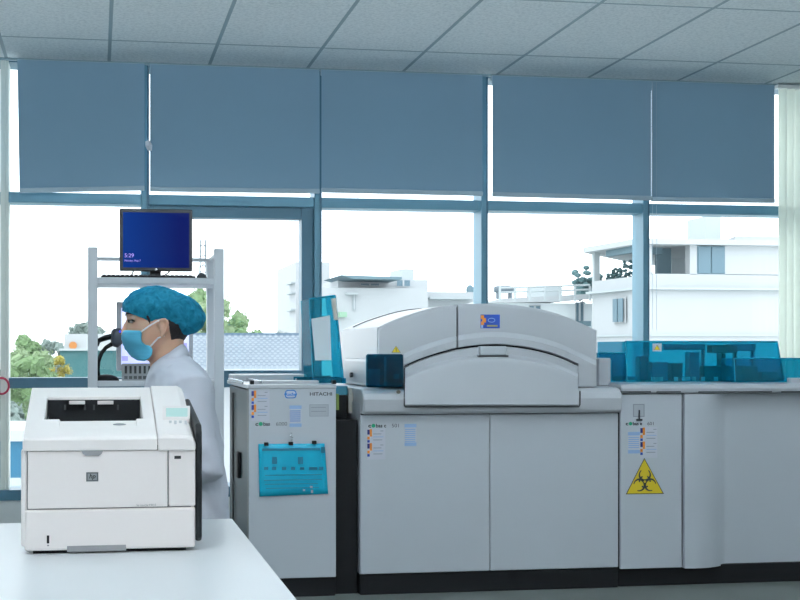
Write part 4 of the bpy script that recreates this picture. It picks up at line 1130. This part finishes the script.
# stool
hip = Q(191, 545)
st = thing('stool', 'round black lab stool under the seated person', 'stool', (hip.x, YQ, 0))
zseat = hip.z - .092
bm = nb(); tube(bm, [(hip.x, YQ, zseat - .055), (hip.x, YQ, zseat - .05), (hip.x, YQ, zseat - .012), (hip.x, YQ, zseat)], [.17, .185, .185, .16], 32); obj('seat', bm, BLACK, st)
bm = nb(); cyl(bm, (hip.x, YQ, .05), (hip.x, YQ, zseat - .05), .026, 16); obj('column', bm, STEEL, st)
for k in range(5):
    t = 2*math.pi*k/5 + .3; bm = nb(); tube(bm, [(hip.x, YQ, .075), (hip.x + .24*math.cos(t), YQ + .24*math.sin(t), .05)], [.02, .014], 8)
    lg_ = obj('leg', bm, STEEL, st)
    bm = nb(); ell(bm, (hip.x + .24*math.cos(t), YQ + .24*math.sin(t), .024), (.024, .024, .024), 2); obj('caster', bm, BLACK, lg_, smooth=True)

# ================================================================== OUTSIDE
GZ = -7.0
obj('bounce_slab', box(nb(), -14, 18, 8.3, 12.4, -0.6, -0.42), M('bounce_white', (0.80, 0.82, 0.82), 0.9, var=0.04), kind='structure')  # unseen white slab added to bounce sky light up to the ceiling
obj('ground', box(nb(), -120, 160, 8.4, 260, GZ - .2, GZ), M('outside_ground', (0.55, 0.58, 0.56), 0.9, var=0.2, vscale=0.2), kind='structure')
BW = M('render_white', (0.42, 0.45, 0.47), 0.9, var=0.03, vscale=1)
BW2 = M('render_pale', (0.40, 0.45, 0.47), 0.9)
BGL = M('far_window', (0.10, 0.18, 0.23), 0.3)
BGR = M('far_roof', (0.13, 0.21, 0.25), 0.8)
BST = M('far_steel', (0.12, 0.16, 0.19), 0.5, 0.0)
def at_box(name, u0, u1, v0, v1, Y0, depth_, mat, parent, ground=False, bevel=0):
    bm = nb(); um = (u0+u1)/2; zb_ = GZ if ground else Z(um, v1, Y0)
    box(bm, X(u0, Y0), X(u1, Y0), Y0, Y0 + depth_, zb_, Z(um, v0, Y0)); return obj(name, bm, mat, parent, bevel=bevel)
def far_window(u0, u1, v0, v1, Y0, parent):
    f = at_box('window', u0 - .8, u1 + .8, v0 - .8, v1 + .8, Y0 - .04, .05, BW, parent)
    at_box('pane', u0, u1, v0, v1, Y0 - .06, .03, BGL, f)
    xm = X((u0+u1)/2, Y0 - .08); bm = nb(); box(bm, xm - .03, xm + .03, Y0 - .09, Y0 - .05, Z(u0, v1, Y0-.08), Z(u0, v0, Y0-.08)); obj('glazing_bar', bm, BW, f)
    return f
# right: white block with roof loggia
Y1 = 34.0; YD1 = 37.2
bd = thing('apartment_building', 'white block with open roof loggia seen through the right windows', 'building', (X(700, Y1), Y1 + 3, GZ))
C_ = (X(641, Y1), Y1); D_ = (X(592, YD1), YD1); E_ = (X(832, Y1), Y1)
plan = [D_, C_, E_, (E_[0], 42), (X(645, 42), 42)]
def zc1(v): return Z(641, v, Y1)
def slab(name, v0, v1, mat, grow=0.0, pl=None, bottom=None):
    pts = pl or plan; cx = sum(p[0] for p in pts) / len(pts); cy = sum(p[1] for p in pts) / len(pts)
    q = []
    for x, y in pts:
        d = Vector((x - cx, y - cy)); d = d * (1 + grow / d.length); q.append((cx + d.x, cy + d.y))
    bm = nb(); prism(bm, q, 'z', zc1(v1) if bottom is None else bottom, zc1(v0)); return obj(name, bm, mat, bd)
slab('wall', 289.5, 0, BW, bottom=GZ)
slab('floor_ledge', 287, 289.5, BW2, .22)
def along(a, b, t): return (a[0] + (b[0]-a[0])*t, a[1] + (b[1]-a[1])*t)
def strip_wall(name, a, b, v0, v1, mat, th=.18):
    d = Vector((b[0]-a[0], b[1]-a[1])).normalized(); n = Vector((-d.y, d.x)) * th
    if n.y < 0: n = -n
    bm = nb(); prism(bm, [a, b, (b[0]+n.x, b[1]+n.y), (a[0]+n.x, a[1]+n.y)], 'z', zc1(v1), zc1(v0)); return obj(name, bm, mat, bd)
strip_wall('parapet', D_, C_, 275.5, 287, BW); strip_wall('parapet', C_, E_, 273.5, 287, BW)
F_ = lambda u: (X(u, Y1), Y1)
strip_wall('post', D_, along(D_, C_, .05), 244, 275.5, BW2); strip_wall('post', F_(641), F_(652), 244, 274, BW, .3)
strip_wall('wall', F_(690), F_(697), 244, 274, BW, .3); strip_wall('wall', F_(725), E_, 244, 274, BW, .3)
strip_wall('loggia_back', (X(672, 39), 39), (E_[0], 39), 244, 287, BW2)
strip_wall('loggia_partition', (X(676, Y1), Y1 + 1.2), (X(690, Y1), Y1 + 1.2), 244, 274, BGR); strip_wall('loggia_blind', (X(652, Y1), Y1 + .9), (X(676, Y1), Y1 + .9), 244, 251.5, BGR)
strip_wall('awning', along(D_, C_, .3), along(D_, C_, .98), 244, 251, BGR)
slab('roof', 239, 244.5, BW, .3)
f = strip_wall('window', F_(697), F_(725), 245, 273.5, BGR, .1)
for a_, b_ in ((698, 710), (711.5, 724)): 
    g = strip_wall('pane', (X(a_, Y1), Y1 - .03), (X(b_, Y1), Y1 - .03), 246.5, 272.5, BGL, .03); g.parent = f; g.matrix_parent_inverse = Matrix.Identity(4)
t0, t1 = .50, .70
f = strip_wall('window', along(D_, C_, t0 - .03), along(D_, C_, t1 + .03), 296, 322, BW, .02); f.location = (-.06, -.04, 0)
for a_, b_ in ((t0, t0 + .09), (t0 + .11, t1)):
    g = strip_wall('pane', along(D_, C_, a_), along(D_, C_, b_), 297, 321, BGL, .02); g.location = (-.06, -.04, 0); g.parent = f; g.matrix_parent_inverse = Matrix.Identity(4)
slab('string_course', 334, 336, BW2, .08)
pl2 = [(X(735, 36), 36), (E_[0], 36), (E_[0], 41), (X(735, 36) + 1.5, 41)]
slab('roof_parapet', 228, 239, BW, 0, pl2)
at_box('tank_room', 705.5, 721, 216.5, 239.5, 36.5, 1.2, BW2, bd)
for k, t in enumerate((.16, .32, .5, .68, .86)):
    r = (.20, .12, .24, .14, .2)[k]
    p = along(D_, C_, t); px_, py2 = p[0] + .55, p[1] + .35
    t_ = nb(); zb3 = zc1(287) + .01
    box(t_, px_ - .12, px_ + .12, py2 - .12, py2 + .12, zb3, zc1(277))
    for q in range(34):
        ell(t_, (px_ + random.gauss(0, r*.4), py2 + random.gauss(0, r*.4), zc1(276.5) + abs(random.gauss(0, r*1.1))), (.065, .065, .05), 1)
    tag(obj('potted_plant', t_, M('far_plant', (0.07, 0.15, 0.16), 0.8), base=True), 'small dark plant in a row on the white building loggia', 'plant', 'loggia plants')
# lower wing left of it
Y2 = 40.0
wg = thing('low_building', 'pale low wing with roof railing left of the white block', 'building', (X(540, Y2), Y2 + 4, GZ))
at_box('wall', 488, 592, 303, 500, Y2, 3, M('wing_white', (0.72, 0.77, 0.79), 0.9), wg, ground=True)
bm = nb(); prism(bm, [(X(480, Y2), Z(480, 303.5, Y2)), (X(500, Y2), Z(500, 299, Y2)), (X(592, Y2), Z(592, 294, Y2)), (X(592, Y2), Z(592, 298.5, Y2)), (X(560, Y2), Z(560, 302, Y2)), (X(500, Y2), Z(500, 303, Y2))], 'y', Y2 - .4, Y2 + 3); obj('roof_slab', bm, BW, wg)
far_window(576.5, 583, 303, 322, Y2, wg); far_window(530, 540, 306, 312, Y2, wg)
at_box('balcony', 574, 591, 321, 326, Y2 - .7, .7, BGR, wg)
bm = nb()
for u in lin(500, 590, 7): x = X(u, Y2 - 1); box(bm, x - .03, x + .03, Y2 - 1.03, Y2 - .97, Z(u, 301, Y2 - 1), Z(u, 286, Y2 - 1))
for v in (286.5, 291): a_, b_ = P(500, v + 1.5, Y2 - 1), P(590, v - 1.5, Y2 - 1); tube(bm, [a_, b_], .03, 6)
obj('roof_railing', bm, BW2, wg)
at_box('stair_head', 546, 562, 285.5, 298, Y2 + 2, 2, BW2, wg)
tk = thing('water_tank', 'horizontal steel water tank on the roof right of the mullion', 'water tank', P(503, 298, Y2 + 1))
bm = nb(); a_, b_ = P(494.5, 289.5, Y2 + 1), P(513, 289.5, Y2 + 1); dx = Vector((.15, 0, 0)); tube(bm, [a_, a_ + dx, b_ - dx, b_], [.06, .11, .11, .06] if False else [.10, .125, .125, .10], 16)
obj('drum', bm, BST, tk, smooth=True)
bm = nb()
for u in (498, 510): x = X(u, Y2 + 1); box(bm, x - .04, x + .04, Y2 + .9, Y2 + 1.1, Z(u, 299, Y2+1), Z(u, 290, Y2 + 1))
obj('cradle', bm, BST, tk)
tr_ = nb()
for k in range(60):
    c = P(584, 285, Y2 + .5) + Vector((random.gauss(0, .22), random.gauss(0, .2), random.gauss(0, .25))); ell(tr_, c, (.12, .12, .09), 1)
cc = P(584, 296, Y2 + .5); box(tr_, cc.x - .2, cc.x + .2, cc.y - .2, cc.y + .2, cc.z - .1, cc.z + .25)
tag(obj('roof_shrub', tr_, M('far_plant', (0.07, 0.15, 0.16), 0.8), base=True), 'grey green shrub on the low wing roof beside the white block', 'shrub')
# middle pale block
Y3 = 46.0
md_ = thing('house', 'pale white house with sloping awning seen above the left end of the arched hood', 'building', (X(400, Y3), Y3 + 4, GZ))
at_box('wall', 322, 428, 288, 500, Y3, 5, BW, md_, ground=True)
at_box('wall', 424, 474, 292, 500, Y3 + 2, 8, BW, md_, ground=True)
at_box('upper_wall', 338, 428, 279.5, 288.5, Y3 + 1.5, 5, BW, md_); 
bm = nb(); prism(bm, [(X(338, Y3), Z(338, 276, Y3)), (X(398, Y3), Z(398, 278, Y3)), (X(398, Y3), Z(398, 280.4, Y3)), (X(350, Y3), Z(350, 279.5, Y3))], 'y', Y3 - .6, Y3 + 3); obj('awning', bm, BGR, md_)
far_window(397, 410, 280.2, 286, Y3 + 1.3, md_); far_window(361, 379, 283.5, 285.5, Y3 + 1.3, md_)
at_box('stair_head', 401.5, 414, 269, 280, Y3 + 2.5, 2, BW2, md_)
far_window(353, 355.5, 294, 310, Y3, md_); at_box('hood_mould', 347, 358, 292.5, 294.5, Y3 - .3, .35, BW2, md_)
far_window(424, 436, 300.5, 303, Y3 + 1.8, md_) if False else None
at_box('roof_slab', 430, 474, 297, 299, Y3 + 1.5, 2, BW2, md_)
at_box('window_box', 340, 347, 312, 317, Y3 - .4, .4, M('far_green', (0.25, 0.42, 0.3), 0.8), md_)
sp = thing('satellite_dish', 'tiny pale satellite dish on the roof edge left of the mullion', 'satellite dish', P(470, 297, Y3 + 2.4))
bm = nb(); c = P(470, 290, Y3 + 2.4); ell(bm, c, (.16, .05, .2), 2); obj('dish', bm, BGR, sp, smooth=True)
bm = nb(); tube(bm, [P(470, 298, Y3 + 2.4), c], .03, 6); obj('mast', bm, BST, sp)
# slim tall block behind the open lid
Y4 = 55.0
s4 = thing('tower_block', 'pale slim block edge with balconies left of the sash frame', 'building', (X(301, Y4), Y4 + 3, GZ))
at_box('wall', 296, 330, 262, 500, Y4, 6, BW, s4, ground=True)
for v in (282, 292, 309): at_box('balcony', 291, 297.5, v, v + 1.5, Y4 + .2, 1.6, BW2, s4)
for v in (284, 296): far_window(293.5, 295.2, v, v + 5, Y4 + 1.9, s4)
# tiled roof
bm = nb()
ya_, yb_ = 17.0, 21.0
za, zb2 = Z(250, 370.5, ya_), Z(250, 338, yb_)
x0, x1 = X(150, ya_), X(310, ya_)
n, mrow = 60, 14
rows = []
for j in range(mrow * 2 + 1):
    t = j / (mrow * 2); r = []
    for i in range(n * 4 + 1):
        s_ = i / (n * 4); w = .012 * ((i // 4 + j // 2) % 2) + (.055 if j % 2 else 0.0)
        r.append(Vector((x0 + (x1 - x0) * s_ + 1.2 * t * s_ * .6, ya_ + (yb_ - ya_) * (t - (.012 if j % 2 else 0)), za + (zb2 - za) * t + w)))
    rows.append(r)
grid_rows(bm, rows)
rfh = thing('tiled_roof_house', 'low house with pale blue grey tiled roof between the rack and open lid', 'house', (X(240, ya_), ya_ + 2, GZ))
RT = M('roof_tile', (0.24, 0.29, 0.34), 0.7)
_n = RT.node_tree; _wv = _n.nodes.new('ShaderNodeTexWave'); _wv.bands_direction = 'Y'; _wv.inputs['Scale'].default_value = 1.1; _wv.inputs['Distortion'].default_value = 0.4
_rp = _n.nodes.new('ShaderNodeValToRGB'); _rp.color_ramp.elements[0].position = .12; _rp.color_ramp.elements[0].color = (0.11, 0.15, 0.20, 1); _rp.color_ramp.elements[1].position = .5; _rp.color_ramp.elements[1].color = (0.25, 0.30, 0.345, 1)  # dark bands put tile joints and the row shadows into the colour
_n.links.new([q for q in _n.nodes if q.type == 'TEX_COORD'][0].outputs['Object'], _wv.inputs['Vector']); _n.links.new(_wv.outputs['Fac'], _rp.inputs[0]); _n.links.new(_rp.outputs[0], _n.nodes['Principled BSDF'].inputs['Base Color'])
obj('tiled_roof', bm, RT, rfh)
bm = nb(); box(bm, x0, x1 + .7, yb_ - .1, yb_ + .12, zb2 - .05, zb2 + .08); obj('ridge', bm, M('ridge_tile', (0.13, 0.20, 0.27), 0.7), rfh)
bm = nb(); box(bm, x0 + .1, x1 - .1, ya_ + .3, yb_ + 2, GZ, za - .05); obj('wall', bm, BW, rfh)
bm = nb(); box(bm, x0, x1, ya_ - .12, ya_, za - .1, za + .02); obj('gutter', bm, BW2, rfh)
# teal hoarding and white building with orange sign, left
Y5 = 36.0
hb = thing('teal_building', 'teal glazed building behind the rack at left', 'building', (X(92, Y5), Y5 + 2, GZ))
at_box('wall', 60, 126, 350, 500, Y5, 4, M('teal_wall', (0.03, 0.13, 0.14), 0.5, var=0.2, vscale=1.5), hb, ground=True)
at_box('coping', 59, 127, 348.6, 350.6, Y5 - .1, 4.2, BW2, hb)
wb = thing('shop_building', 'white building with an orange round sign above the teal wall', 'building', (X(80, 48), 50, GZ))
at_box('wall', 64, 130, 334, 500, 48, 6, BW, wb, ground=True)
bm = nb(); c = P(73, 345.5, 47.95); cyl(bm, c, c + Vector((0, -.08, 0)), .14, 20); obj('round_sign', bm, M('orange_sign', (0.5, 0.2, 0.05), 0.5), wb)
# blue wall below, seen through the lower pane
Yb = 15.0
bb = thing('blue_awning_hut', 'bright blue hut wall with white top seen through the lowest left pane', 'hut', (X(8, Yb), Yb + 1, GZ))
at_box('blue_wall', -60, 60, 441.5, 478, Yb, 2, M('blue_wall', (0.015, 0.13, 0.23), 0.5, var=0.1, vscale=2), bb)
at_box('white_top', -61, 61, 431, 441.5, Yb - .05, 2.1, BW, bb)
at_box('base_wall', -60, 60, 478, 520, Yb, 2, BW2, bb, ground=True)
# lattice mast
py_ = thing('lattice_mast', 'faint thin lattice mast rising behind the right rack post', 'mast', P(206, 345, 70))
bm = nb(); c = P(203, 300, 70)
for sx, sy in ((-1, -1), (1, -1), (1, 1), (-1, 1)): tube(bm, [(c.x + sx*.45, 70 + sy*.45, GZ), (c.x + sx*.12, 70 + sy*.12, Z(203, 237, 70))], .03, 5)
obj('frame', bm, BST, py_)
bm = nb()
for k in range(18):
    z = GZ + (Z(203, 237, 70) - GZ) * (.3 + .7 * k / 18); w = .45 - .33 * (.3 + .7 * k / 18)
    tube(bm, [(c.x - w, 70 - w, z), (c.x + w, 70 - w, z + .4)], .02, 5); tube(bm, [(c.x + w, 70 - w, z), (c.x - w, 70 - w, z + .4)], .02, 5)
for k, v in enumerate((246, 256, 266)): tube(bm, [P(198 + k, v, 70), P(208 - k, v, 70)], .03, 5)
obj('bracing', bm, BST, py_)
# trees
def leaf_mat(name, c): return M(name, c, 0.8, var=0.35, vscale=2.5)
G1 = leaf_mat('leaf_green', (0.16, 0.26, 0.12)); G2 = leaf_mat('leaf_pale', (0.22, 0.31, 0.17)); G3 = leaf_mat('leaf_haze', (0.20, 0.26, 0.24)); GY_ = leaf_mat('leaf_yellow', (0.33, 0.29, 0.06))
TRK = M('trunk', (0.12, 0.10, 0.08), 0.9)
def tree(u, vt, Y0, w, hgt, mat, label, nleaf=5000, group='trees outside the left windows'):
    c = P(u, vt, Y0); cz = c.z - hgt * .5
    t = thing('tree', label, 'tree', (c.x, Y0, GZ), group)
    bm = nb()
    rng = random.Random(int(u * 31 + vt))
    blobs = []
    for k in range(64):
        a = rng.uniform(0, 6.28); rr = rng.random() ** .5; h = rng.uniform(-1, 1)
        s_ = math.sqrt(max(0.05, 1 - h*h))
        q = Vector((c.x + w*.80*rr*s_*math.cos(a), Y0 + w*.5*rr*s_*math.sin(a), cz + hgt*.46*h)); blobs.append(q)
        b_ = w * rng.uniform(.11, .18); ell(bm, q, (b_, b_, b_ * .85), 3)
    for v in bm.verts:
        f_ = 14 / w; v.co += Vector((noise.noise(v.co*f_), noise.noise(v.co*f_ + Vector((5,0,0))), noise.noise(v.co*f_ + Vector((0,5,0))))) * w * .09
    for v in bm.verts: v.co += Vector((noise.noise(v.co*4.3), noise.noise(v.co*4.3 + Vector((9,0,0))), noise.noise(v.co*4.3 + Vector((0,9,0))))) * w * .12
    for k in range(nleaf):
        q = rng.choice(blobs) + Vector((rng.gauss(0, 1), rng.gauss(0, 1), rng.gauss(0, 1))).normalized() * w * rng.uniform(.12, .24)
        s_ = w * rng.uniform(.015, .04); a = Vector((rng.gauss(0,1), rng.gauss(0,1), rng.gauss(0,1))).normalized(); b = a.orthogonal().normalized()
        bm.faces.new([bm.verts.new(q + a*s_), bm.verts.new(q + b*s_*.6), bm.verts.new(q - a*s_), bm.verts.new(q - b*s_*.6)])
    obj('crown', bm, mat, t)
    bm = nb(); tube(bm, [(c.x, Y0, GZ), (c.x + .1, Y0, (GZ + cz)/2), (c.x, Y0, cz)], [.22, .17, .08], 10); obj('trunk', bm, TRK, t)
tree(27, 336, 52, 1.3, 4.2, G1, 'dark green tree, leftmost of those in the left window')
tree(14, 346, 44, 1.1, 4.5, G2, 'pale green tree at the left edge, in front of the dark one')
tree(44, 350, 32, 1.0, 4.0, G2, 'pale green bushy tree left of the teal building')
tree(28, 356, 30, 1.1, 3.8, G1, 'low green tree in front of the pale bushy trees at left')
tree(50, 340, 60, 1.3, 4.0, G3, 'hazy grey green tree behind the left trees')
tree(56, 355, 33, .5, 1.6, GY_, 'small yellowish tree beside the teal building')
tree(87, 326, 62, 1.6, 2.6, G3, 'hazy tree top above the white building with orange sign')
tree(216, 300, 34, 1.25, 3.4, G2, 'tall pale green tree immediately right of the rack post')
tree(238, 314, 30, .75, 2.4, G1, 'smaller green tree above the tiled roof right of the rack')
tree(200, 288, 40, 1.1, 4.5, G1, 'tall green tree seen through the rack behind the cap')
tree(279, 331, 48, .7, 1.6, G3, 'faint round tree on the tiled roof skyline')
tree(12, 398, 22, .9, 2.6, G3, 'green bush seen through the lower left pane', 700)

# ================================================================== LIGHT AND CAMERA
w = bpy.data.worlds.new('overcast'); SC.world = w; w.use_nodes = True
nt = w.node_tree; bg = nt.nodes['Background']
tc = nt.nodes.new('ShaderNodeTexCoord'); no = nt.nodes.new('ShaderNodeTexNoise'); no.inputs['Scale'].default_value = 2.5; no.inputs['Detail'].default_value = 4
nt.links.new(tc.outputs['Generated'], no.inputs['Vector'])
r = nt.nodes.new('ShaderNodeValToRGB'); r.color_ramp.elements[0].color = (0.88, 0.95, 1.0, 1); r.color_ramp.elements[1].color = (1.0, 1.0, 1.0, 1)
nt.links.new(no.outputs['Fac'], r.inputs[0]); nt.links.new(r.outputs[0], bg.inputs['Color'])
bg.inputs['Strength'].default_value = 3.1

cd = bpy.data.cameras.new('camera'); cam = bpy.data.objects.new('camera', cd); COL.objects.link(cam)
cd.sensor_fit = 'HORIZONTAL'; cd.sensor_width = 36; cd.lens = F * 36 / 800
cd.shift_x = (400 - CX) / 800; cd.shift_y = (CY - 300) / 800
cd.clip_start = 0.05; cd.clip_end = 600
cam.location = (0, 0, H); cam.rotation_euler = (math.radians(90), 0, -A)
SC.camera = cam
SC.view_settings.view_transform = 'Standard'; SC.view_settings.look = 'None'; SC.view_settings.exposure = 0.0; SC.view_settings.gamma = 1.0
SC.view_settings.use_curve_mapping = False
SC.cycles.use_denoising = True
SC.cycles.max_bounces = 10; SC.cycles.transparent_max_bounces = 24; SC.cycles.diffuse_bounces = 5
SC.cycles.sample_clamp_indirect = 6
